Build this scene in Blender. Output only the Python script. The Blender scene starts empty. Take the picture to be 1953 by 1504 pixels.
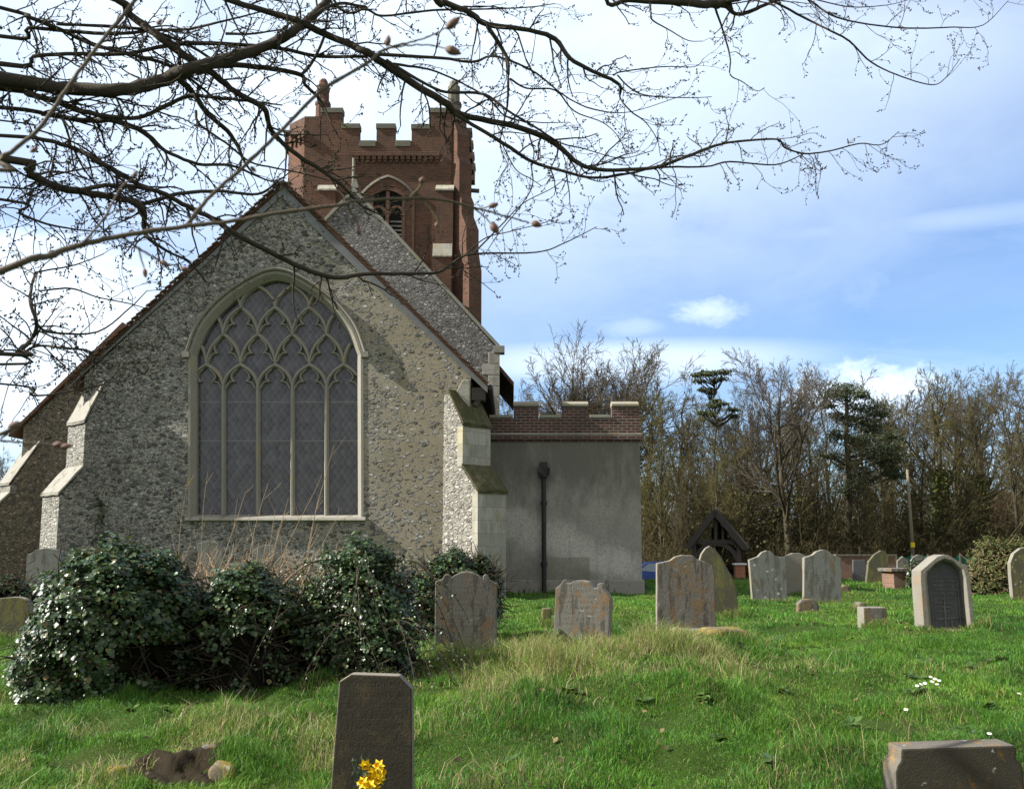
import bpy, bmesh, math, random
import numpy as np
from mathutils import Vector
from mathutils.geometry import tessellate_polygon

R = math.radians
rng = np.random.default_rng(7)
random.seed(7)
scene = bpy.context.scene
COL = scene.collection

# ------------------------------------------------------------------ camera, sky, sun, exposure
F = 2000.0; PITCH = R(8.33); CAMZ = 1.2
cam_d = bpy.data.cameras.new('camera'); cam = bpy.data.objects.new('camera', cam_d); COL.objects.link(cam)
cam.location = (0, 0, CAMZ); cam.rotation_euler = (R(90) + PITCH, 0, 0)
cam_d.sensor_width = 36; cam_d.lens = F / 1953 * 36
cam_d.clip_start = 0.05; cam_d.clip_end = 5000
cam_d.dof.use_dof = True; cam_d.dof.focus_distance = 20; cam_d.dof.aperture_fstop = 11
scene.camera = cam
scene.view_settings.view_transform = 'Standard'
scene.view_settings.look = 'None'
scene.view_settings.exposure = 1.0
scene.view_settings.gamma = 1
SUN_EL = R(36); SUN_AZ = R(-95.5)            # measured clockwise from +Y


def ray(px, py):
    u = px - 976.5; v = 752 - py
    return np.array([u, F * math.cos(PITCH) - v * math.sin(PITCH), F * math.sin(PITCH) + v * math.cos(PITCH)])


def P(px, py, Y):
    d = ray(px, py); k = Y / d[1]
    return np.array([d[0] * k, Y, CAMZ + d[2] * k])


def PX(px, Y, py=1045): return float(P(px, py, Y)[0])
def PZ(py, Y): return float(P(976, py, Y)[2])


class NT:
    """tiny helper for node trees"""
    def __init__(s, tree): s.t = tree; s.n = tree.nodes; s.l = tree.links
    def new(s, ty, **kw):
        n = s.n.new(ty)
        for k, v in kw.items(): setattr(n, k, v)
        return n
    def put(s, sock, v):
        if v is None: return
        if isinstance(v, bpy.types.NodeSocket): s.l.new(v, sock)
        else:
            if isinstance(v, (tuple, list)) and len(v) == 3 and sock.type == 'RGBA': v = (*v, 1)
            sock.default_value = v
    def coord(s, kind='Object'): return s.new('ShaderNodeTexCoord').outputs[kind]
    def map(s, vec, scale=(1, 1, 1), loc=(0, 0, 0), rot=(0, 0, 0)):
        n = s.new('ShaderNodeMapping'); s.put(n.inputs['Vector'], vec)
        n.inputs['Scale'].default_value = scale; n.inputs['Location'].default_value = loc; n.inputs['Rotation'].default_value = rot
        return n.outputs[0]
    def noise(s, vec, scale, detail=4, rough=.55, dist=0, col=False):
        n = s.new('ShaderNodeTexNoise'); s.put(n.inputs['Vector'], vec)
        n.inputs['Scale'].default_value = scale; n.inputs['Detail'].default_value = detail
        n.inputs['Roughness'].default_value = rough; n.inputs['Distortion'].default_value = dist
        return n.outputs['Color' if col else 'Fac']
    def vor(s, vec, scale, feature='F1', rand=1):
        n = s.new('ShaderNodeTexVoronoi', feature=feature); s.put(n.inputs['Vector'], vec)
        n.inputs['Scale'].default_value = scale; n.inputs['Randomness'].default_value = rand
        return n
    def ramp(s, fac, stops, interp='LINEAR'):
        n = s.new('ShaderNodeValToRGB'); s.put(n.inputs[0], fac); n.color_ramp.interpolation = interp
        e = n.color_ramp.elements
        while len(e) < len(stops): e.new(0.5)
        for q, (p, c) in zip(e, stops):
            q.position = p; q.color = (c, c, c, 1) if isinstance(c, (int, float)) else (*c, 1)
        return n.outputs[0]
    def mix(s, f, a, b, blend='MIX'):
        n = s.new('ShaderNodeMix', data_type='RGBA', blend_type=blend)
        s.put(n.inputs[0], f); s.put(n.inputs[6], a); s.put(n.inputs[7], b)
        return n.outputs[2]
    def math(s, op, a, b=None, clamp=False):
        n = s.new('ShaderNodeMath', operation=op, use_clamp=clamp); s.put(n.inputs[0], a)
        if b is not None: s.put(n.inputs[1], b)
        return n.outputs[0]
    def sep(s, vec):
        n = s.new('ShaderNodeSeparateXYZ'); s.put(n.inputs[0], vec); return n.outputs
    def comb(s, x, y, z):
        n = s.new('ShaderNodeCombineXYZ'); s.put(n.inputs[0], x); s.put(n.inputs[1], y); s.put(n.inputs[2], z); return n.outputs[0]
    def mrange(s, v, a, b, c=0., d=1., smooth=True):
        n = s.new('ShaderNodeMapRange', interpolation_type='SMOOTHSTEP' if smooth else 'LINEAR'); s.put(n.inputs[0], v)
        for i, q in enumerate((a, b, c, d)): n.inputs[i + 1].default_value = q
        return n.outputs[0]
    def bump(s, h, strength=.5, dist=.02, normal=None):
        n = s.new('ShaderNodeBump'); s.put(n.inputs['Height'], h); n.inputs['Strength'].default_value = strength
        n.inputs['Distance'].default_value = dist; s.put(n.inputs['Normal'], normal)
        return n.outputs[0]


def build_world():
    w = bpy.data.worlds.new('World'); scene.world = w; w.use_nodes = True
    w.node_tree.nodes.clear(); t = NT(w.node_tree)
    sky = t.new('ShaderNodeTexSky', sky_type='NISHITA'); sky.sun_disc = False
    sky.sun_elevation = SUN_EL; sky.sun_rotation = SUN_AZ % (2 * math.pi)
    sky.air_density = 1.0; sky.dust_density = 0.6; sky.ozone_density = 2.0
    d = t.coord('Generated'); x, y, z = t.sep(d)
    az = t.math('ARCTAN2', x, y); el = t.math('ARCSINE', z)
    ae = t.comb(az, el, 0)
    n1 = t.noise(t.map(ae, (1, 2.2, 1), rot=(0, 0, R(-14))), 5, 7, .6, .4)
    n2 = t.noise(t.map(ae, (1, 1.5, 1), loc=(3, 1, 0)), 42, 8, .62, .3)
    fac = t.ramp(t.noise(t.map(ae, (1, 3.5, 1), loc=(.4, 2, 0), rot=(0, 0, R(-16))), 4.5, 8, .6, .5), [(.46, 0.), (.78, .35)])

    def blob(px, py, wpx, hpx, soft, amp, wob, nz):
        r = ray(px, py); r = r / np.linalg.norm(r)
        a0 = math.atan2(r[0], r[1]); e0 = math.asin(r[2])
        q = t.math('POWER', t.math('DIVIDE', t.math('SUBTRACT', az, a0), wpx / F), 2)
        s = t.math('POWER', t.math('DIVIDE', t.math('SUBTRACT', el, e0), hpx / F), 2)
        dd = t.math('SQRT', t.math('ADD', q, s))
        dd = t.math('ADD', dd, t.math('MULTIPLY', t.math('SUBTRACT', nz, .5), wob))
        return t.mrange(dd, 1 - soft, 1 + soft, amp, 0.)
    for args in [(700, 60, 1150, 420, .75, .85, 1.1, n1), (1500, 130, 560, 160, .8, .62, 1.0, n1),
                 (20, 640, 330, 200, .45, 1.0, 1.2, n1), (90, 500, 230, 60, .5, .8, 1.2, n2),
                 (1190, 690, 300, 34, .8, .8, 1.2, n1),
                 (1352, 596, 56, 20, .9, .6, 2.4, n2), (1650, 750, 125, 46, .6, .9, 2.2, n2),
                 (1205, 625, 60, 20, .8, .35, 1.0, n2), (1700, 430, 420, 22, .9, .3, .8, n1)]:
        fac = t.math('MAXIMUM', fac, blob(*args))
    fac = t.math('MINIMUM', fac, 1.0)
    shade = t.ramp(n1, [(.3, (5.6, 6.7, 8.0)), (.6, (8.0, 9.1, 10.2))])
    skyc = t.mix(1.0, sky.outputs[0], (.92, 1.05, 1.28), 'MULTIPLY')
    c = t.mix(fac, skyc, shade)
    back = t.math('MULTIPLY', t.mrange(y, .35, -.1), t.ramp(n1, [(.3, .55), (.6, 1.)]))       # unseen grey-white cloud, added behind the viewer to make the fill less blue
    c = t.mix(back, c, (5.6, 5.5, 5.3))
    bg = t.new('ShaderNodeBackground'); t.put(bg.inputs[0], c); bg.inputs[1].default_value = 0.078
    out = t.new('ShaderNodeOutputWorld'); t.l.new(bg.outputs[0], out.inputs[0])


build_world()
sl = bpy.data.lights.new('sun', 'SUN'); sl.energy = 5.0; sl.angle = R(.5); sl.color = (1, .95, .86)
so = bpy.data.objects.new('sun', sl); COL.objects.link(so)
sdir = Vector((math.cos(SUN_EL) * math.sin(SUN_AZ), math.cos(SUN_EL) * math.cos(SUN_AZ), math.sin(SUN_EL)))
so.rotation_euler = sdir.to_track_quat('Z', 'Y').to_euler(); so.location = (-20, 5, 20)

# ------------------------------------------------------------------ materials
def mat(name, rough=.9, spec=.3):
    m = bpy.data.materials.new(name); m.use_nodes = True
    t = NT(m.node_tree); b = t.n['Principled BSDF']
    b.inputs['Roughness'].default_value = rough
    b.inputs['Specular IOR Level'].default_value = spec
    return m, t, b


def flint(name, mortar, stones, scale=8, keep=.8, warm=None, seed=0., bump=1.0, grime=.45):
    """field flints of all sizes laid in rough courses in lime mortar"""
    m, t, b = mat(name, .8, .3)
    p0 = t.coord(); p = t.map(p0, (1, 1, 1.55), loc=(seed, seed * .7, 0))
    wob = t.noise(p, 11, 3, .6, 0, True)
    pv = t.mix(.075, p, wob, 'ADD')
    big = t.noise(p0, .8, 6, .65)
    mo = t.mix(t.noise(p, 22, 5, .7), mortar, tuple(c * .5 for c in mortar))
    g = 0.
    if warm:                                         # grazing sun's tan painted into the mortar towards one side; fewer flints there
        x, y, z = t.sep(p0)
        g = t.mrange(t.math('ADD', x, t.math('MULTIPLY', t.math('SUBTRACT', big, .5), 7.)), warm[0], warm[1])
        tan = t.mix(t.noise(p, 3, 7, .75), warm[2], tuple(q * .6 for q in warm[2]))
        tan = t.mix(t.ramp(t.noise(t.map(p, (.4, 1, 1)), 18, 5, .75), [(.45, 0.), (.62, .6)]), tan, (.17, .165, .14))
        mo = t.mix(g, mo, tan)
    c = mo; h = t.math('MULTIPLY', t.noise(p, 45, 4, .7), .4)
    for sc, kp, thr, rng_ in ((scale * 2.3, .55, .03, .1), (scale, keep, .02, .16)):
        v1 = t.vor(pv, sc, 'F1'); e = t.vor(pv, sc, 'DISTANCE_TO_EDGE'); cr = t.sep(v1.outputs['Color'])
        st = t.ramp(cr[0], stones, 'CONSTANT')
        st = t.mix(t.math('MULTIPLY', t.noise(p, 80, 3), .6), st, t.mix(.6, st, (.45, .45, .43)))
        lim = t.math('ADD', t.math('MULTIPLY', cr[2], rng_), thr)
        has = t.math('LESS_THAN', cr[1], t.math('SUBTRACT', kp, t.math('MULTIPLY', g, .42)) if warm else kp)
        q = t.math('SUBTRACT', e.outputs['Distance'], lim)
        f = t.math('MULTIPLY', t.mrange(q, 0, .05), has)
        rim = t.math('MULTIPLY', t.mrange(q, -.05, 0), has)
        c = t.mix(t.math('MULTIPLY', rim, .65), c, tuple(v * .22 for v in mortar))        # open joint round each stone
        c = t.mix(f, c, st)
        h = t.math('ADD', h, t.math('MULTIPLY', t.math('MULTIPLY', t.mrange(q, -.04, .2), has), .9))
    c = t.mix(t.ramp(big, [(.40, .0), (.66, grime)]), c, (.085, .08, .065), 'MIX')
    c = t.mix(t.ramp(t.noise(p0, 2.3, 6, .7), [(.52, 0.), (.75, .25)]), c, (.36, .33, .27))
    t.put(b.inputs['Base Color'], c)
    t.put(b.inputs['Normal'], t.bump(h, .9 * bump, .06))
    return m


def stone(name, c1, c2, lichen=None, amt=.5, scale=3., rough=.9, spots=True, dark=None, letters=False, bump=.4, blocks=False):
    """weathered stone with blotches of lichen"""
    m, t, b = mat(name, rough, .25)
    oi = t.new('ShaderNodeObjectInfo'); p = t.coord()
    p = t.mix(1., p, t.comb(t.math('MULTIPLY', oi.outputs['Random'], 37), t.math('MULTIPLY', oi.outputs['Random'], 11), 0), 'ADD')
    c = t.mix(t.noise(p, scale, 6, .65), c1, c2)
    c = t.mix(t.ramp(t.noise(p, scale * 14, 5, .7), [(.4, 0.), (.7, .5)]), c, tuple(q * .45 for q in c1))
    if dark: c = t.mix(t.ramp(t.noise(t.map(p, (2.2, 1, .45)), scale * 1.3, 6, .7), [(.5, 0.), (.575, .85)]), c, dark)
    if lichen: c = t.mix(t.ramp(t.noise(t.map(p, (1.3, 1, .7), loc=(4, 2, 1)), scale * 1.1, 8, .72, .5), [(.6 - amt * .18, 0.), (.655 - amt * .15, .92)]), c, lichen)
    if spots:
        v = t.vor(t.mix(.08, p, t.noise(p, 30, 3, .6, 0, True), 'ADD'), scale * 2.6)
        s = t.math('MULTIPLY', t.mrange(v.outputs['Distance'], .26, .14), t.mrange(t.sep(v.outputs['Color'])[1], .75, .8))
        c = t.mix(t.math('MULTIPLY', s, .75), c, (.5, .5, .44))
    h = t.math('ADD', t.noise(p, scale * 16, 6, .7), t.noise(p, scale * 2, 3))
    if letters:                                       # worn, unreadable cut rows
        x, y, z = t.sep(t.coord())
        row = t.mrange(t.math('ABSOLUTE', t.math('SUBTRACT', t.math('FRACT', t.math('MULTIPLY', z, 16)), .5)), .2, .3, 1, 0)
        ch = t.mrange(t.noise(t.map(t.coord(), (1, .1, .22)), 75, 2, .5), .5, .58)
        lim = t.math('MULTIPLY', t.mrange(t.math('ABSOLUTE', x), .17, .24, 1, 0), t.mrange(z, .32, .36))
        ink = t.math('MULTIPLY', t.math('MULTIPLY', row, ch), lim)
        c = t.mix(t.math('MULTIPLY', ink, .45), c, tuple(q * .4 for q in c1))
        h = t.math('SUBTRACT', h, t.math('MULTIPLY', ink, .5))
    if blocks:                                        # coursed ashlar joints
        n = t.new('ShaderNodeTexBrick'); t.put(n.inputs['Vector'], t.coord('UV'))
        for i_, v_ in (('Scale', 1.), ('Brick Width', .52), ('Row Height', .31), ('Mortar Size', .008), ('Mortar Smooth', .3)): n.inputs[i_].default_value = v_
        n.inputs['Color1'].default_value = (1, 1, 1, 1); n.inputs['Color2'].default_value = (.62, .62, .6, 1); n.inputs['Mortar'].default_value = (.5, .5, .48, 1)
        c = t.mix(.8, c, n.outputs['Color'], 'MULTIPLY'); h = t.math('SUBTRACT', h, n.outputs['Fac'])
        c = t.mix(t.ramp(t.noise(t.map(p, (2, 1, .5)), 2., 6, .7), [(.5, 0.), (.66, .6)]), c, (.13, .13, .10))
    t.put(b.inputs['Base Color'], c)
    t.put(b.inputs['Normal'], t.bump(h, bump, .015))
    return m


def brick(name, c1, c2, mortar, dirt=.4, scale=1.0):
    m, t, b = mat(name, .9, .2)
    uv = t.coord('UV'); p = t.coord()
    n = t.new('ShaderNodeTexBrick'); t.put(n.inputs['Vector'], uv)
    n.inputs['Color1'].default_value = (*c1, 1); n.inputs['Color2'].default_value = (*c2, 1); n.inputs['Mortar'].default_value = (*mortar, 1)
    n.inputs['Scale'].default_value = scale; n.inputs['Brick Width'].default_value = .24; n.inputs['Row Height'].default_value = .078
    n.inputs['Mortar Size'].default_value = .009; n.inputs['Bias'].default_value = -.1
    c = n.outputs['Color']
    c = t.mix(t.ramp(t.noise(p, 1.1, 6, .65), [(.4, 0.), (.7, dirt)]), c, (.05, .04, .035))
    c = t.mix(t.ramp(t.noise(p, 5, 5, .7), [(.5, 0.), (.75, .5)]), c, (c1[0] * 1.5, c1[1] * 1.6, c1[2] * 1.6))
    c = t.mix(t.ramp(t.noise(p, 14, 5, .7), [(.62, 0.), (.7, .5)]), c, (.32, .3, .26))
    t.put(b.inputs['Base Color'], c)
    h = t.math('SUBTRACT', t.noise(p, 30, 4), t.math('MULTIPLY', n.outputs['Fac'], 1.2))
    t.put(b.inputs['Normal'], t.bump(h, .5, .012))
    return m


def plain(name, col, rough=.8, spec=.3, var=.35, scale=8, bump=.2):
    m, t, b = mat(name, rough, spec); p = t.coord()
    c = t.mix(t.noise(p, scale, 6, .65), tuple(q * (1 - var) for q in col), tuple(min(1, q * (1 + var)) for q in col))
    t.put(b.inputs['Base Color'], c)
    if bump: t.put(b.inputs['Normal'], t.bump(t.noise(p, scale * 5, 5), bump, .01))
    return m


def render_plaster():
    m, t, b = mat('grey_render', .9, .2); p = t.coord()
    x, y, z = t.sep(p)
    c = t.mix(t.noise(p, 1.3, 8, .7), (.17, .168, .148), (.44, .43, .385))
    top = t.math('ADD', t.mrange(z, 1.4, 3.6), t.math('MULTIPLY', t.math('SUBTRACT', t.noise(t.map(p, (1.5, 1, .55)), 1.5, 7, .72), .5), 2.2))
    c = t.mix(t.mrange(top, .25, 1.05, 0, .72), c, (.085, .083, .066))        # darker towards the top, with an uneven edge
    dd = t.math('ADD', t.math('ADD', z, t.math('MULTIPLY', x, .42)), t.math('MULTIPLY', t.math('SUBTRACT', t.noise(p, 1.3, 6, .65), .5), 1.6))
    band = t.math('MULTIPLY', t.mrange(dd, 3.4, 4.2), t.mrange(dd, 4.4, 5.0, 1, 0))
    c = t.mix(t.math('MULTIPLY', band, .75), c, (.58, .57, .52))          # paler band running diagonally across the wall
    rect = t.math('MULTIPLY', t.mrange(t.math('ABSOLUTE', t.math('SUBTRACT', x, 7.25)), .56, .6, 1, 0), t.mrange(t.math('ABSOLUTE', t.math('SUBTRACT', z, .62)), .32, .36, 1, 0))
    c = t.mix(t.math('MULTIPLY', rect, .6), c, (.22, .21, .15))            # squared repair low on the wall
    crk = t.vor(t.mix(.25, p, t.noise(p, 3, 5, .7, 0, True), 'ADD'), .75, 'DISTANCE_TO_EDGE').outputs['Distance']
    c = t.mix(t.math('MULTIPLY', t.mrange(crk, .006, .001), t.mrange(t.noise(p, .6, 3), .55, .62, 0, .45)), c, (.07, .068, .06))
    low = t.math('ADD', z, t.math('MULTIPLY', t.math('SUBTRACT', t.noise(p, 2.2, 5, .6), .5), 1.2))
    c = t.mix(t.mrange(low, .8, .2, 0, .5), c, (.16, .16, .14))
    c = t.mix(t.ramp(t.noise(p, 24, 6, .75), [(.45, 0.), (.62, .5)]), c, (.15, .148, .13))
    c = t.mix(t.ramp(t.noise(t.map(p, (3, 1, .25)), 2.5, 5, .7), [(.55, 0.), (.72, .4)]), c, (.14, .14, .12))
    t.put(b.inputs['Base Color'], c)
    t.put(b.inputs['Normal'], t.bump(t.noise(p, 22, 6, .7), .35, .015))
    return m


def glass_mat():
    m, t, b = mat('leaded_glass', .1, .5); p = t.coord()
    x, y, z = t.sep(p)
    u = t.math('ADD', t.math('MULTIPLY', x, 1.45), z); v = t.math('SUBTRACT', t.math('MULTIPLY', x, 1.45), z)
    k = 4.2
    def line(q): return t.mrange(t.math('ABSOLUTE', t.math('SUBTRACT', t.math('FRACT', t.math('MULTIPLY', q, k)), .5)), .43, .47)
    lat = t.math('MAXIMUM', line(u), line(v))
    bar = t.math('MAXIMUM', t.mrange(t.math('ABSOLUTE', t.math('SUBTRACT', z, PZ(766, 26.3))), .012, .02, 1, 0),
                 t.mrange(t.math('ABSOLUTE', t.math('SUBTRACT', z, PZ(840, 26.3))), .012, .02, 1, 0))
    cell = t.vor(t.comb(u, v, 0), k, 'F1', 0.3)
    c = t.mix(t.noise(p, 1.2, 4, .6), (.022, .022, .028), (.075, .075, .094))
    c = t.mix(.5, c, t.ramp(t.sep(cell.outputs['Color'])[0], [(0, (.02, .02, .024)), (1, (.12, .12, .13))]))
    c = t.mix(t.math('MULTIPLY', lat, .6), c, (.19, .19, .19))
    c = t.mix(bar, c, (.16, .155, .15))
    t.put(b.inputs['Base Color'], c)
    t.put(b.inputs['Normal'], t.bump(t.math('ADD', t.math('MULTIPLY', lat, .5), t.math('ADD', t.noise(p, 5, 3), t.sep(cell.outputs['Color'])[1])), .22, .02))
    return m


def vcol_mat(name, rough=.6, spec=.3, transl=.35):
    """leaf or blade material: colour of each leaf held in the attribute 'Col'"""
    m = bpy.data.materials.new(name); m.use_nodes = True; t = NT(m.node_tree); b = t.n['Principled BSDF']
    a = t.new('ShaderNodeAttribute', attribute_name='Col').outputs['Color']
    b.inputs['Roughness'].default_value = rough; b.inputs['Specular IOR Level'].default_value = spec
    t.put(b.inputs['Base Color'], a)
    if transl:
        tr = t.new('ShaderNodeBsdfTranslucent'); t.put(tr.inputs[0], t.mix(.5, a, (.14, .2, .02)))
        ms = t.new('ShaderNodeMixShader'); ms.inputs[0].default_value = transl
        t.l.new(b.outputs[0], ms.inputs[1]); t.l.new(tr.outputs[0], ms.inputs[2])
        t.l.new(ms.outputs[0], t.n['Material Output'].inputs[0])
    return m


def grass_ground():
    m, t, b = mat('turf', .95, .1); p = t.coord(); x, y, z = t.sep(p)
    c = t.mix(t.noise(p, 1.1, 6, .65), (.03, .06, .01), (.065, .10, .02))
    c = t.mix(t.ramp(t.noise(p, .5, 5, .6), [(.5, 0.), (.72, .5)]), c, (.09, .085, .03))
    c = t.mix(t.ramp(t.noise(p, 34, 5, .75), [(.42, 0.), (.7, .8)]), c, (.03, .06, .01))
    wood = t.mrange(t.math('ADD', y, t.math('MULTIPLY', t.noise(p, .3, 4), 6)), 59, 63)
    c = t.mix(wood, c, t.mix(t.noise(p, 2, 5), (.05, .04, .02), (.11, .085, .045)))
    t.put(b.inputs['Base Color'], c)
    t.put(b.inputs['Normal'], t.bump(t.noise(p, 30, 6, .75), .8, .05))
    return m


DARKS = [(0, (.045, .045, .047)), (.2, (.23, .24, .245)), (.4, (.36, .365, .36)), (.54, (.12, .108, .095)), (.66, (.44, .44, .425)), (.8, (.26, .245, .215)), (.93, (.66, .66, .63))]
M = {}
M['flint_east'] = flint('flint_rubble_east', (.46, .445, .39), DARKS, 8.6, .7, warm=(-1.5, 4.2, (.42, .36, .25)), grime=.28)
M['flint_nave'] = flint('flint_rubble_nave', (.24, .235, .22), DARKS, 7, .88, seed=3., grime=.35)
M['flint_white'] = flint('flint_rubble_pale', (.42, .40, .345), [(0, (.30, .29, .26)), (.25, (.52, .50, .45)), (.6, (.42, .40, .36)), (.85, (.16, .15, .14))], 8, .85, seed=5., grime=.2)
M['flint_brown'] = flint('flint_rubble_brown', (.31, .255, .17), [(0, (.07, .06, .05)), (.3, (.27, .22, .15)), (.6, (.45, .41, .34)), (.8, (.15, .125, .10))], 9, .82, seed=8., grime=.3)
M['ashlar'] = stone('pale_ashlar', (.50, .485, .43), (.36, .35, .30), (.42, .37, .24), .3, 1.6, spots=False, blocks=True)
M['tracery'] = stone('tracery_stone', (.32, .305, .265), (.225, .215, .185), (.30, .25, .15), .22, 2.2, spots=False)
M['weathering'] = stone('weathering_slab', (.36, .345, .30), (.25, .24, .21), (.15, .14, .10), .35, 3, spots=False)
M['moss'] = stone('mossy_slab', (.13, .12, .07), (.09, .075, .035), (.055, .06, .02), .8, 4, spots=False, bump=.9)
M['cap_lichen'] = stone('lichened_cap', (.34, .32, .26), (.25, .225, .165), (.40, .30, .09), .25, 3, spots=False)
M['brick'] = brick('tower_brick', (.14, .060, .035), (.065, .034, .026), (.15, .12, .09), .62)
M['brick_dark'] = brick('parapet_brick', (.11, .05, .042), (.055, .038, .036), (.25, .225, .2), .75)
M['brick_wall'] = brick('boundary_brick', (.22, .12, .08), (.15, .085, .06), (.2, .17, .14), .5)
M['brick_house'] = brick('house_brick', (.40, .17, .09), (.33, .13, .07), (.3, .22, .16), .1)
M['pinnacle'] = stone('pinnacle_stone', (.19, .18, .15), (.12, .115, .095), (.16, .16, .09), .4, 2, spots=False)
M['coping'] = stone('coping_stone', (.33, .33, .29), (.22, .22, .18), (.26, .26, .16), .4, 2, spots=False)
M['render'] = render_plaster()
M['glass'] = glass_mat()
M['tile'] = plain('roof_tile', (.105, .058, .04), .9, .2, .6, 7)
M['soffit'] = plain('mortar_fillet', (.20, .205, .215), .9, .2, .3, 5)
M['iron'] = plain('black_iron', (.02, .021, .023), .6, .4, .3, 10)
M['oak'] = plain('dark_oak', (.075, .065, .055), .85, .2, .45, 9)
M['louvre'] = plain('louvre_slat', (.12, .115, .11), .9, .2, .4, 9)
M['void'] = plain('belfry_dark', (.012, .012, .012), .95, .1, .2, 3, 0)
M['turf'] = grass_ground()
M['bark'] = plain('branch_bark', (.052, .044, .033), .9, .2, .6, 14, .6)
M['bark_near'] = plain('twig_bark', (.105, .083, .058), .75, .3, .5, 60, .3)
M['bark_moss'] = plain('mossy_bark', (.085, .075, .032), .8, .3, .4, 40, .3)
M['bud'] = plain('bud_scale', (.15, .085, .06), .6, .4, .5, 120, .3)
def far_bark(name, a, b_):
    m, t, b = mat(name, .95, .1); oi = t.new('ShaderNodeObjectInfo'); p = t.coord()
    c = t.mix(oi.outputs['Random'], a, b_)
    t.put(b.inputs['Base Color'], t.mix(t.ramp(t.noise(p, 1.3, 5, .7), [(.35, 0.), (.7, .8)]), c, tuple(q * .4 for q in a)))
    return m


M['bark_far'] = far_bark('far_bark', (.09, .08, .048), (.06, .052, .036))
M['twig_far'] = far_bark('far_twig', (.15, .125, .085), (.10, .085, .07))
M['twig_olive'] = far_bark('olive_twig', (.14, .125, .05), (.095, .08, .055))
M['twig_dark'] = plain('thicket_twig', (.082, .07, .036), .95, .1, .8, .55, 0)
M['cane'] = plain('dry_cane', (.34, .25, .16), .8, .2, .4, 12, 0)
M['stem'] = plain('ivy_stem', (.055, .043, .03), .9, .2, .5, 12, 0)
M['blade'] = vcol_mat('grass_blade', .5, .35, .35)
M['ivy'] = vcol_mat('ivy_leaf', .38, .5, .12)
M['pine'] = vcol_mat('pine_needles', .7, .2, .15)
M['hs_brown'] = stone('headstone_rusty', (.17, .165, .145), (.105, .1, .085), (.155, .105, .06), .5, 3.4, letters=True, dark=(.055, .05, .042))
M['hs_grey'] = stone('headstone_grey', (.22, .23, .21), (.15, .16, .145), (.15, .125, .08), .25, 3, letters=True, dark=(.10, .095, .08))
M['hs_rough'] = stone('headstone_mottled', (.21, .2, .175), (.115, .108, .092), (.175, .12, .065), .5, 4.5, dark=(.07, .06, .05), bump=.8)
M['hs_green'] = stone('headstone_algae', (.12, .115, .075), (.085, .08, .055), (.15, .14, .05), .5, 3.5)
M['hs_dark'] = stone('headstone_dark', (.055, .047, .034), (.036, .031, .022), (.07, .056, .03), .3, 5, letters=True, spots=False)
M['hs_edge'] = stone('headstone_edge', (.26, .235, .19), (.19, .17, .13), None, 0, 6, spots=False)
M['hs_edge2'] = stone('headstone_edge_lichen', (.17, .155, .125), (.12, .105, .085), (.22, .14, .06), .35, 5)
M['hs_orange'] = stone('headstone_orange', (.075, .066, .046), (.046, .04, .03), (.13, .075, .025), .22, 5)
M['hs_warm'] = stone('headstone_warm', (.27, .255, .215), (.18, .17, .14), (.24, .175, .115), .3, 3, spots=False)
M['slate'] = stone('slate_panel', (.13, .135, .14), (.08, .083, .088), (.12, .12, .11), .3, 6, spots=False, letters=False, bump=.8)
M['mossy_stone'] = stone('mossy_rubble', (.24, .2, .14), (.12, .095, .06), (.26, .20, .03), .7, 6, bump=.9)
M['soil'] = plain('bare_soil', (.026, .02, .012), .95, .1, .7, 14, 1.)
M['yellow'] = plain('daffodil_petal', (.80, .58, .015), .55, .3, .12, 30, 0)
M['orange'] = plain('daffodil_trumpet', (.8, .52, .01), .55, .3, .1, 30, 0)
M['white'] = plain('white_petal', (.8, .8, .76), .6, .3, .05, 30, 0)
M['sprig'] = plain('dark_sprig', (.05, .075, .045), .5, .4, .4, 30, 0)
M['car_blue'] = plain('car_paint', (.03, .08, .33), .25, .6, .05, 2, 0)
M['car_glass'] = plain('car_glass', (.35, .42, .5), .1, .7, .1, 2, 0)
M['rubber'] = plain('tyre', (.02, .02, .02), .9, .2, .1, 5, 0)
M['pole'] = plain('weathered_pole', (.2, .17, .12), .9, .2, .3, 4)
M['net'] = plain('green_netting', (.015, .11, .075), .8, .2, .35, 3, 0)
M['window_white'] = plain('window_paint', (.7, .7, .68), .5, .4, .05, 3, 0)

# ------------------------------------------------------------------ mesh helpers
BASE = {}


def mesh_arrays(name, V, polys, loops=None, col=None, smooth=False):
    """V (n,3); polys: list of (k, array(m,k)) groups"""
    me = bpy.data.meshes.new(name)
    V = np.asarray(V, dtype=np.float32)
    me.vertices.add(len(V)); me.vertices.foreach_set('co', V.ravel())
    tot = np.concatenate([np.full(len(f), f.shape[1], dtype=np.int32) for f in polys])
    idx = np.concatenate([f.astype(np.int32).ravel() for f in polys])
    me.loops.add(len(idx)); me.loops.foreach_set('vertex_index', idx)
    st = np.zeros(len(tot), dtype=np.int32); st[1:] = np.cumsum(tot)[:-1]
    me.polygons.add(len(tot)); me.polygons.foreach_set('loop_start', st)
    try: me.polygons.foreach_set('loop_total', tot)
    except Exception: pass
    me.update(calc_edges=True); me.validate()
    if col is not None:
        a = me.attributes.new('Col', 'FLOAT_COLOR', 'POINT')
        c4 = np.ones((len(V), 4), dtype=np.float32); c4[:, :3] = col
        a.data.foreach_set('color', c4.ravel())
    me.polygons.foreach_set('use_smooth', np.full(len(me.polygons), smooth))
    return me


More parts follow.
